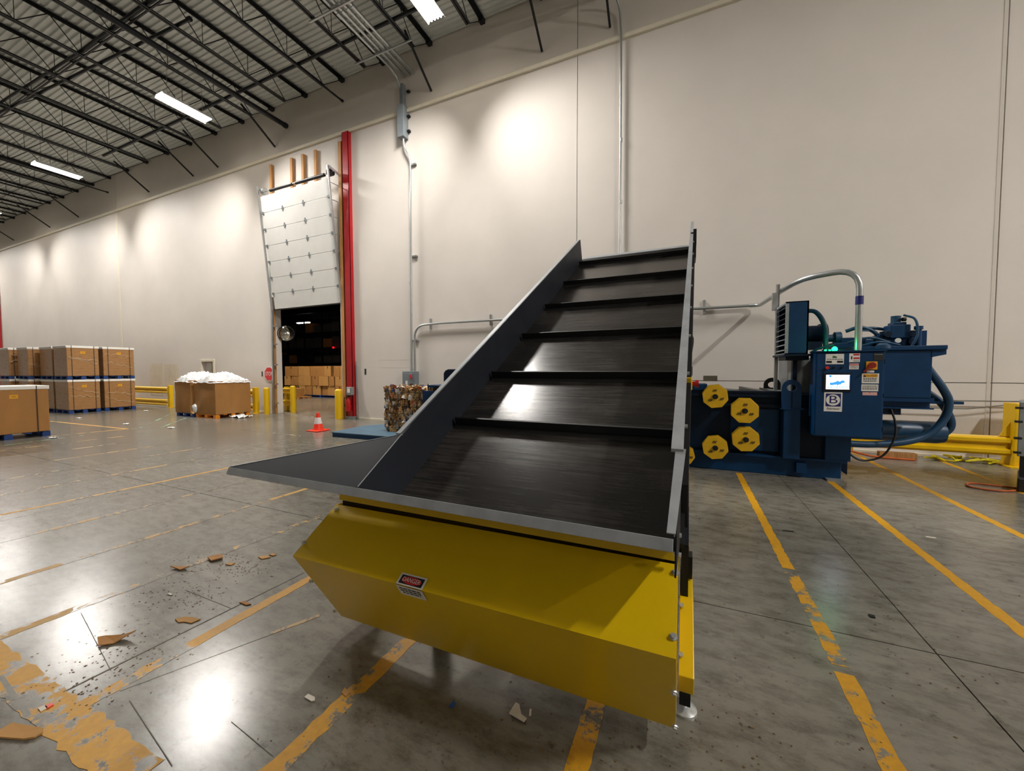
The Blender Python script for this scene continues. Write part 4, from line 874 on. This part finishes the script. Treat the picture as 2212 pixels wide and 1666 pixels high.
gl = part('indicator_strip', MB().box(1.86,2.2,7.08,7.12,1.962,1.985), m_blue_dk, cb)
gp = at(1803,750,7.06); part('green_beacon', MB().lathe((gp.x,7.06,1.962),[(.03,0),(.034,.02),(.03,.045),(.012,.06)],16), m_green, gl, True)
for x_ in (1.88,1.93,1.97): part('green_led', MB().box(x_,x_+.025,7.075,7.082,1.966,1.982), m_green, gl)
gd = bpy.data.lights.new('beacon_glow', 'POINT'); gd.energy = 2; gd.color = (.05,1,.3); gd.shadow_soft_size = .03
go = bpy.data.objects.new('beacon_glow', gd); col.objects.link(go); go.location = (gp.x,7.02,2.05)

# ------------------------------------------------------------------ inclined conveyor (foreground)
cv = root('incline_conveyor', (-.8,3.6,0), 'big inclined cleated belt conveyor with bright yellow tail guard in the foreground', 'conveyor')
SLP = .588; ca = math.cos(math.atan(SLP)); sa = math.sin(math.atan(SLP))
def bzf(y): return .945+SLP*(y-1.75)
def sk(y): return .022*(y-2.75)
XBL, XBR = -1.5, 0.0
Y0, Y1 = 1.74, 5.93
def L_(x, y, up=0, out=0): return Vector((x+sk(y), y-up*sa, bzf(y)+up*ca))
mb = MB(); nB = 24
P = [L_(XBL,Y0+(Y1-Y0)*k/nB) for k in range(nB+1)] + [L_(XBR,Y0+(Y1-Y0)*k/nB) for k in range(nB+1)]
mb.add(P, [(k,nB+1+k,nB+2+k,k+1) for k in range(nB)])
Q = [p+Vector((0,0,-.012)) for p in P]; mb.add(Q, [(k,k+1,nB+2+k,nB+1+k) for k in range(nB)])
belt = part('belt', mb, m_belt, cv)
for y in (2.37,2.92,3.55,4.2,4.87,5.6):
    c = [L_(XBL+.03,y,0),L_(XBR-.03,y,0)]
    part('cleat', MB().prism([L_(XBL+.02,y-.014),L_(XBL+.02,y+.014),L_(XBL+.02,y+.006,.062),L_(XBL+.02,y-.006,.062)], (0,0,0), (XBR-XBL-.04,0,0)).prism([L_(XBL+.02,y-.045),L_(XBL+.02,y+.045),L_(XBL+.02,y+.02,.012),L_(XBL+.02,y-.02,.012)], (0,0,0), (XBR-XBL-.04,0,0)), m_cleat, cv)
part('under_pan', MB().prism([L_(XBL-.03,Y0+.05,-.03),L_(XBL-.03,Y1-.05,-.03),L_(XBL-.03,Y1-.05,-.26),L_(XBL-.03,Y0+.15,-.26)], (0,0,0), (XBR-XBL+.06,0,0)), m_blackm, cv)
WH = .29      # side plate height, measured plumb
def side(x, t, y0, y1, lo, hi): return [Vector((x+sk(y0),y0,bzf(y0)+lo)),Vector((x+sk(y1),y1,bzf(y1)+lo)),Vector((x+sk(y1)-.0,y1-.16,bzf(y1)+hi-.09)),Vector((x+sk(y0),y0,bzf(y0)+hi))]
part('side_plate', MB().prism(side(XBL,0,1.81,5.87,-.12,WH+.055), (0,0,0), (-.012,0,0)), m_grey_side, cv)
part('side_plate', MB().prism(side(XBR,0,1.83,5.95,-.12,WH+.055), (0,0,0), (.012,0,0)), m_grey_side, cv)
def topedge(x, y): return Vector((x+sk(y), y, bzf(y)+WH+.055))
part('edge_flange', MB().prism([topedge(XBL,1.81),topedge(XBL,5.71),topedge(XBL-.045,5.71),topedge(XBL-.045,1.81)], (0,0,0), (0,0,-.01)), m_grey_lip, cv)
part('edge_flange', MB().prism([topedge(XBR-.028,1.83),topedge(XBR-.012,5.79),topedge(XBR+.022,5.79),topedge(XBR+.022,1.83)], (0,0,0), (0,0,.014)), m_grey_lip, cv)
for k in range(9):
    y = 2.1+k*.44; b_ = topedge(XBR+.022,y)-Vector((0,0,.08)); part('bolt', MB().cyl(b_-Vector((.01,0,0)),b_+Vector((.012,0,0)),.011,8), m_bolt, cv)
part('side_channel', MB().prism([Vector((.014+sk(1.95),1.95,bzf(1.95)-.1)),Vector((.014+sk(5.9),5.9,bzf(5.9)-.1)),Vector((.014+sk(5.9),5.9,bzf(5.9)+.16)),Vector((.014+sk(1.95),1.95,bzf(1.95)+.1))], (0,0,0), (.028,0,0)), m_blackm, cv)
part('head_bearing', MB().box(.05,.12,5.55,5.8,3.3,3.5), m_blackm, cv); part('head_bearing', MB().box(.05,.11,5.2,5.5,3.05,3.35), m_blackm, cv)
part('head_pulley', MB().cyl((XBL+.07,5.9,bzf(5.9)-.1),(XBR+.07,5.9,bzf(5.9)-.1),.1,20), m_blackm, cv, True)
part('head_plate', MB().prism([L_(XBL,5.86,.01),L_(XBR,5.86,.01),L_(XBR,5.99,.0),L_(XBL,5.99,.0)], (0,0,0), (0,0,-.02)), m_grey_lip, cv)
# infeed hopper: lip, flare, inner plates
LY, LZ = 1.467, 1.096
part('infeed_lip', MB().px([(LY,LZ),(LY-.018,LZ-.042),(LY-.006,LZ-.044),(LY+.012,LZ-.006),(LY+.3,LZ-.16),(LY+.3,LZ-.15)], -2.6, -.027), m_grey_lip, cv, bev=.002)
FA = Vector((XBL+sk(1.81),1.81,bzf(1.81)+WH+.05)); FB = Vector((XBL+sk(1.467),LY+.004,LZ)); FC = Vector((-2.595,LY+.004,LZ))
part('flare_plate', MB().plate([FA,FC,FB], -.008), m_grey_side, cv)
part('front_side_plate', MB().prism([FA,FB,Vector((FB.x,LY+.02,LZ-.03)),Vector((FA.x,1.81,.9))], (0,0,0), (-.012,0,0)), m_grey_side, cv)
part('fold_weld', MB().tube([FA+Vector((0,-.002,.002)),FB+Vector((0,0,.004))], .003, 6), m_grey_lip, cv)
part('flare_edge', MB().plate([FA+Vector((0,0,.002)),FC+Vector((0,0,.002)),FC+Vector((-.02,.03,.0)),FA+Vector((-.01,.04,0))], .01), m_grey_lip, cv)
part('side_flare', MB().plate([Vector((-.05,LY+.012,LZ+.012)),Vector((-.02,LY+.012,LZ+.012)),Vector((.012,1.85,1.345)),Vector((-.03,1.85,1.345))], .006), m_grey_lip, cv)
part('side_flare_web', MB().prism([Vector((-.022,LY+.012,LZ+.01)),Vector((-.012,1.84,1.33)),Vector((-.012,1.84,.95)),Vector((-.022,LY+.012,.95))], (0,0,0), (.006,0,0)), m_grey_side, cv)
# yellow tail guard
def tilt(x): return .02*(x+2)/2
GX0, GX1 = -2.0, -.012
gpf = [(1.752,.852),(1.445,.656),(1.772,.112)]
def gp_(x, i, dz=0): return Vector((x, gpf[i][0], gpf[i][1]+tilt(x)+dz))
nX = 1
tg_ = root  # keep name free
def sheet(mb, A, B, C, D, t):
    mb.plate([A,B,C,D], t); return mb
gd1 = part('tail_guard', sheet(MB(), gp_(GX0,0), gp_(GX1,0), gp_(GX1,1), gp_(GX0,1), .004), m_yel_box, cv)
part('tail_guard_lower', sheet(MB(), gp_(GX0,1), gp_(GX1,1), gp_(GX1,2), gp_(GX0,2), .004), m_yel_box, cv)
part('guard_end', MB().prism([gp_(GX0,0),gp_(GX0,1),gp_(GX0,2),Vector((GX0,2.2,.15)),Vector((GX0,2.2,.8))], (0,0,0), (.004,0,0)), m_yel_box, cv)
part('guard_end', MB().prism([gp_(GX1,0),gp_(GX1,1),gp_(GX1,2),Vector((GX1,2.2,.15)),Vector((GX1,2.2,.8))], (0,0,0), (-.004,0,0)), m_yel_box, cv)
part('upper_strip', MB().px([(1.772,.875),(1.79,.965),(1.795,.965),(1.777,.875)], -2.0, -.025), m_yel_box, cv)
part('strip_gap_backing', MB().box(-1.99,-.03,1.79,1.8,.8,.92), m_black, cv)
def on_face(px_, py_, i):
    A = gp_(0,i); Bv = gp_(0,i+1); n_ = Vector((1,0,.01)).cross(Bv-A).normalized(); d = ray(px_,py_); o_ = Vector((0,0,CAM_H)); t = (gp_(-1,i)-o_).dot(n_)/d.dot(n_); return o_+d*t, (n_ if n_.y < 0 else -n_)
for (px_, py_, i) in ((727,1101,0),(657,1174,0),(673,1254,1),(724,1318,1),(1459,1238,0),(1455,1377,0),(1456,1494,1),(1458,1568,1)):
    p, n_ = on_face(px_,py_,i); part('bolt', MB().cyl(p,p+n_*.006,.014,8).cyl(p+n_*.006,p+n_*.014,.009,6), m_bolt, cv, True)
# DANGER decal folded over the guard's ridge
def dpoint(u, v): # u 0..1 along X, v 0 top .. 1 bottom, fold at .42
    x = -1.262+.155*u
    if v < .42: A = gp_(x,1); Bv = gp_(x,0); return A+(Bv-A).normalized()*(.42-v)*.135+Vector((0,-.0035,.0045))
    A = gp_(x,1); Bv = gp_(x,2); return A+(Bv-A).normalized()*(v-.42)*.135+Vector((0,-.0045,-.001))
def dquad(name, u0, u1, v0, v1, mat, lift, par):
    o_ = Vector((0,-lift,lift*.8 if v1 <= .42 else -lift*.2)); return part(name, MB().plate([dpoint(u0,v1-1e-6 if v1 <= .42 else v1)+o_,dpoint(u1,v1-1e-6 if v1 <= .42 else v1)+o_,dpoint(u1,v0)+o_,dpoint(u0,v0)+o_], .0006), mat, par)
dk = dquad('danger_decal', 0, 1, 0, .42, m_white, 0, cv); dquad('decal_lower', 0, 1, .42, 1, m_white, 0, dk)
dquad('decal_black_band', .07, .93, .06, .37, m_ink, .001, dk)
mid = dpoint(.5,.215)+Vector((0,-.002,.0018)); A = gp_(-1.2,1); Bv = gp_(-1.2,0); uu = (Bv-A).normalized(); nn_ = Vector((0,-uu.z,uu.y))
part('decal_red_oval', MB().prism([mid+Vector((.058*math.cos(2*math.pi*k/24),0,0))+uu*(.0185*math.sin(2*math.pi*k/24)) for k in range(24)], (0,0,0), nn_*.0006), m_redp, dk)
te = math.atan2(uu.z, uu.y)
text('decal_lettering', 'DANGER', .03, mid+nn_*.0012, m_white, dk, rot=(te,0,0), sx=.86)
lm = MB()
for r_, row in enumerate(((.1,.9),(.1,.9),(.16,.84))):
    v = .52+r_*.13; u = row[0]
    while u < row[1]:
        e = min(row[1], u+random.uniform(.08,.2)); o_ = Vector((0,-.0015,-.0004)); lm.plate([dpoint(u,v+.06)+o_,dpoint(e,v+.06)+o_,dpoint(e,v)+o_,dpoint(u,v)+o_], .0004); u = e+.035
part('decal_print', lm, m_ink, dk)
# drive guard, leg and foot on the right
part('chain_guard', MB().px([(1.88,.66),(1.6,.505),(1.62,.425),(2.3,.425),(2.3,.66)], -.004, .052), m_yel_box, cv, bev=.003)
for (y, z) in ((1.84,.645),(1.66,.545)): part('bolt', MB().cyl((.004,y,z),(.004,y-.012,z+.014),.009,8), m_bolt, cv, True)
part('front_leg', MB().box(.0,.05,2.0,2.1,.06,.44), m_blackm, cv)
part('levelling_foot', MB().cyl((.022,2.05,.012),(.022,2.05,.08),.018,12).lathe((.022,2.05,0),[(.06,0),(.06,.012),(.03,.03)],18), m_bolt, cv, True)
part('frame_plate', MB().px([(1.9,.9),(1.9,.66),(2.3,.66),(2.6,1.25),(2.35,1.3)], .0, .03), m_grey_side, cv)
for (y, z) in ((1.92,.86),(2.06,1.0),(2.18,1.14)): part('tape_patch', MB().box(.03,.032,y,y+.06,z,z+.025).box(.005,.03,y-.014,y-.012,z,z+.02), m_card2, cv)
part('adjuster_bolt', MB().box(.03,.05,2.05,2.12,.67,.78), m_black, cv)
for (y, z) in ((1.75,1.0),(1.72,.93)): part('bolt', MB().cyl((-.03,y,z),(.0,y,z),.01,8), m_bolt, cv, True)
for x in (-1.42,-.05):
    part('support_leg', MB().box(x-.04,x+.04,4.55,4.63,.01,bzf(4.6)-.3), m_blackm, cv); part('leg_plate', MB().box(x-.1,x+.1,4.5,4.7,0,.012), m_blackm, cv)
    part('rear_leg', MB().box(x-.04,x+.04,2.0,2.08,.01,bzf(2.05)-.3) if x < -1 else MB().box(x-.04,x+.02,2.1,2.16,.01,.8), m_blackm, cv)
es = at(1484,829,2.75)+Vector((.008,0,0))
eb = part('stop_station', MB().box(es.x-.02,es.x+.022,2.7,2.8,es.z-.042,es.z+.042), m_yel, cv, bev=.008)
part('stop_button', MB().cyl((es.x+.022,2.75,es.z),(es.x+.04,2.75,es.z),.014,14).cyl((es.x+.04,2.75,es.z),(es.x+.06,2.75,es.z),.024,16), m_redp, eb, True)
p0 = at(1490,722,3.7)
part('sensor_cable', MB().tube(smoothpath([p0+Vector((-.02,0,0)),p0+Vector((.025,0,-.03)),p0+Vector((.02,0,-.14)),p0+Vector((.005,0,-.2)),p0+Vector((.015,0,-.28))]), .005, 8), m_black, cv, True)
part('sensor_plug', MB().cyl(p0+Vector((.015,0,-.28)),p0+Vector((.015,0,-.36)),.012,10).cyl(p0+Vector((.008,0,-.06)),p0+Vector((.008,0,-.12)),.014,10), m_black, cv, True)

# ------------------------------------------------------------------ right edge machine, rope, straps
mc = root('steel_cabinet', (4.6,7.85,0), 'grey steel machine with black base cut off by the right picture edge', 'machine')
def ft(x, y, d, w): return [(x,y),(x+w,y-.1),(x+w+.482*d,y-.1+.876*d),(x+.482*d,y+.876*d)]
part('body', MB().pz(ft(4.24,7.72,.6,.8), .48, 1.24), m_plate, mc, bev=.01)
part('base', MB().pz(ft(4.28,7.74,.55,.7), .06, .48), m_black, mc); part('skid', MB().pz(ft(4.2,7.62,.7,.9), 0, .2), m_blackm, mc, bev=.02)
for z in (.52,.72,.95,1.14): part('latch', MB().box(4.2,4.26,7.68,7.72,z,z+.03), m_black, mc)
thing('air_hose', MB().tube(smoothpath([(4.3,7.7,.015),(4.0,7.55,.012),(3.75,7.65,.012),(3.9,7.9,.012),(4.3,7.8,.015)],10), .012, 8), m_orange, 'thin tan hose looped on the floor beside the right edge machine', 'hose', smooth=True)
rp = []; rr_ = random.Random(5)
for k in range(34): rp.append((4.2+.9*k/34+rr_.uniform(-.14,.14), 9.7+rr_.uniform(-.12,.1), .018+rr_.random()*.12*math.sin(math.pi*(k+1)/36)))
thing('rope_pile', MB().tube(smoothpath(rp,5), .016, 7), m_rope, 'tangled bright yellow rope on the floor under the right guard rail', 'rope', smooth=True)
thing('lifting_strap', MB().tube(smoothpath([(2.75,9.62,.05),(2.95,9.6,.09),(3.1,9.54,.07),(3.3,9.5,.03),(3.6,9.47,.02),(3.9,9.46,.015)],8), [.045,.05,.05,.05,.05,.045,.04,.035]+[.02]*33, 8), m_orange, 'brown orange strap bundle on the floor under the guard rail', 'strap', smooth=True)
thing('timber_block', MB().box(3.45,4.0,9.6,9.72,0,.11), m_wood, 'dark timber block on the floor under the guard rail', 'block', bev=.008)

# ------------------------------------------------------------------ litter on the floor
def scrap(px_, py_, pts, mat, label, th=.006, rotz=0, curl=.0, cat='cardboard scrap', name='cardboard_scrap'):
    q = ground(px_, py_); P = [Vector((a*math.cos(rotz)-b*math.sin(rotz), a*math.sin(rotz)+b*math.cos(rotz))) for a, b in pts]
    n = len(P); zf = lambda p: .002+curl*(p.x*p.x+p.y*p.y)/.01*.1
    cx = sum((p.x for p in P))/n; cy = sum((p.y for p in P))/n
    top = [(q.x+p.x,q.y+p.y,zf(p)+th) for p in P]+[(q.x+cx,q.y+cy,th+.002)]; bot = [(x,y,z-th) for x,y,z in top]
    m = n+1; F = [(i,(i+1)%n,n) for i in range(n)] + [(m+(i+1)%n,m+i,m+n) for i in range(n)] + [(i,m+i,m+(i+1)%n,(i+1)%n) for i in range(n)]
    thing(name, MB().add(top+bot, F), mat, label, cat, 'litter on the floor')
scrap(35,1598,[(-.12,-.05),(.04,.012),(.075,.035),(.075,.06),(.045,.07),(-.13,.02)],m_card2,'torn flat cardboard strip at the lower left corner',.008,0,.03)
scrap(240,1390,[(-.09,-.03),(-.02,-.05),(.03,.0),(.08,.09),(.0,.06),(-.08,.0)],m_card,'folded brown cardboard scrap lying among the bright floor glare',.006,0,.3)
scrap(402,1343,[(-.09,-.02),(-.03,-.03),(.0,-.01),(.06,.0),(.07,.05),(.0,.04),(-.06,.02)],m_card2,'flat tan cardboard scrap left of the yellow guard',.005)
scrap(385,1230,[(-.08,-.02),(.05,-.01),(.09,.04),(.0,.03)],m_card,'tan scrap on the faded line left of the yellow guard',.008,0,.2)
scrap(465,1208,[(-.06,-.03),(.03,-.05),(.08,.02),(.0,.06),(-.05,.03)],m_card,'brown crumb pile further along the faded line',.01,0,.2)
scrap(570,1205,[(-.05,-.02),(.02,-.03),(.06,.02),(-.01,.03)],m_card2,'small tan scrap close to the guard left corner',.006)
scrap(588,1200,[(-.03,-.01),(.03,-.01),(.03,.02),(-.02,.02)],m_card2,'tiny tan scrap touching the guard left corner side',.006)
scrap(497,1220,[(-.03,-.02),(.03,-.01),(.02,.03),(-.02,.02)],m_card2,'tiny tan chip between two scraps left of the guard',.006)
scrap(1123,1542,[(-.045,-.03),(.04,-.045),(.045,-.02),(.01,-.005),(-.02,.04),(-.04,.04)],m_paper,'torn white card scrap on the floor below the yellow guard',.004,0,.2,'paper scrap','paper_scrap')
scrap(1146,1541,[(-.006,-.02),(.004,-.02),(.004,.02),(-.006,.02)],m_paper,'thin white sliver beside the torn white scrap',.003,.3,0,'paper scrap','paper_scrap')
scrap(670,1510,[(-.03,-.01),(.02,-.012),(.035,.0),(.02,.012),(-.03,.012)],m_paper,'small white capsule-shaped scrap left of the yellow line',.006,0,0,'paper scrap','paper_scrap')
scrap(747,1498,[(-.03,.02),(-.02,-.01),(.02,-.02),(.02,.01)],m_card2,'tan triangular scrap lying on the yellow line',.004)
scrap(977,1524,[(-.01,-.015),(.012,-.012),(.012,.012),(-.004,.02)],m_bluep,'tiny blue plastic chip below the yellow guard',.006,0,0,'plastic scrap','plastic_scrap')
scrap(92,1532,[(-.02,-.01),(.02,-.012),(.02,.012),(-.015,.012)],m_paper,'small white chip on the worn yellow cross line',.005,0,0,'paper scrap','paper_scrap')
scrap(106,1527,[(-.015,-.01),(.015,-.012),(.015,.012),(-.012,.012)],m_cone,'small orange chip on the worn yellow cross line',.005,0,0,'plastic scrap','plastic_scrap')
scrap(367,1285,[(-.025,-.006),(.025,-.006),(.03,.006),(-.02,.008)],m_paper,'small white sliver among the brown crumbs left of the guard',.004,0,0,'paper scrap','paper_scrap')
scrap(530,1305,[(-.05,-.012),(.03,-.012),(.05,.01),(-.03,.014)],m_card,'narrow tan scrap along the dark floor joint',.006)
scrap(1702,1148,[(-.05,-.008),(.05,-.008),(.05,.008),(-.05,.006)],m_black,'thin black strip on the floor between the yellow lines',.004,.1,0,'plastic scrap','plastic_scrap')
scrap(1883,1333,[(-.015,-.015),(.015,-.015),(.02,.015),(-.012,.02)],m_blackm,'small dark chip right of the blue floor glare',.006,0,0,'plastic scrap','plastic_scrap')
scrap(2010,1162,[(-.04,-.01),(.04,-.01),(.04,.012),(-.03,.012)],m_paper,'pale chip between the two right-hand yellow lines',.004,0,0,'paper scrap','paper_scrap')

# brown crumbs swept along the worn lines (too many and too small to pick apart)
def crumbs(label, spots, n, seed):
    rc_ = random.Random(seed); mb = MB()
    for k in range(n):
        px_, py_, sx_, sy_ = rc_.choice(spots); q = ground(px_+rc_.gauss(0,sx_), py_+rc_.gauss(0,sy_)); r_ = rc_.uniform(.002,.0065); a_ = rc_.uniform(0,3.1)
        P = [(q.x+r_*math.cos(a_+t)*rc_.uniform(.5,1.4), q.y+r_*math.sin(a_+t)*rc_.uniform(.5,1.4)) for t in (0,1.6,3.1,4.7)]
        mb.pz(P, .0005, .0012+rc_.random()*.002)
    thing('dirt_crumbs', mb, m_crumb, label, 'debris', kind='stuff')
m_crumb = M('brown_crumbs', '#6b5335', .9, var=.4, scale=40)
crumbs('scattered brown crumbs on the floor left of the yellow guard', [(470,1205,45,8),(440,1235,50,14),(540,1230,30,10),(360,1300,60,20),(430,1285,40,14)], 330, 21)
crumbs('dark crumbs on the floor around the worn yellow cross line', [(150,1500,60,25),(240,1440,60,30),(300,1400,70,30)], 220, 22)
crumbs('dark specks on the floor in front of the yellow guard', [(900,1560,160,45),(1150,1600,120,40),(1500,1600,120,50)], 160, 23)
crumbs('dark specks on the floor between the right yellow lines', [(1750,1300,150,90),(1650,1120,90,50),(1950,1450,120,90)], 170, 24)
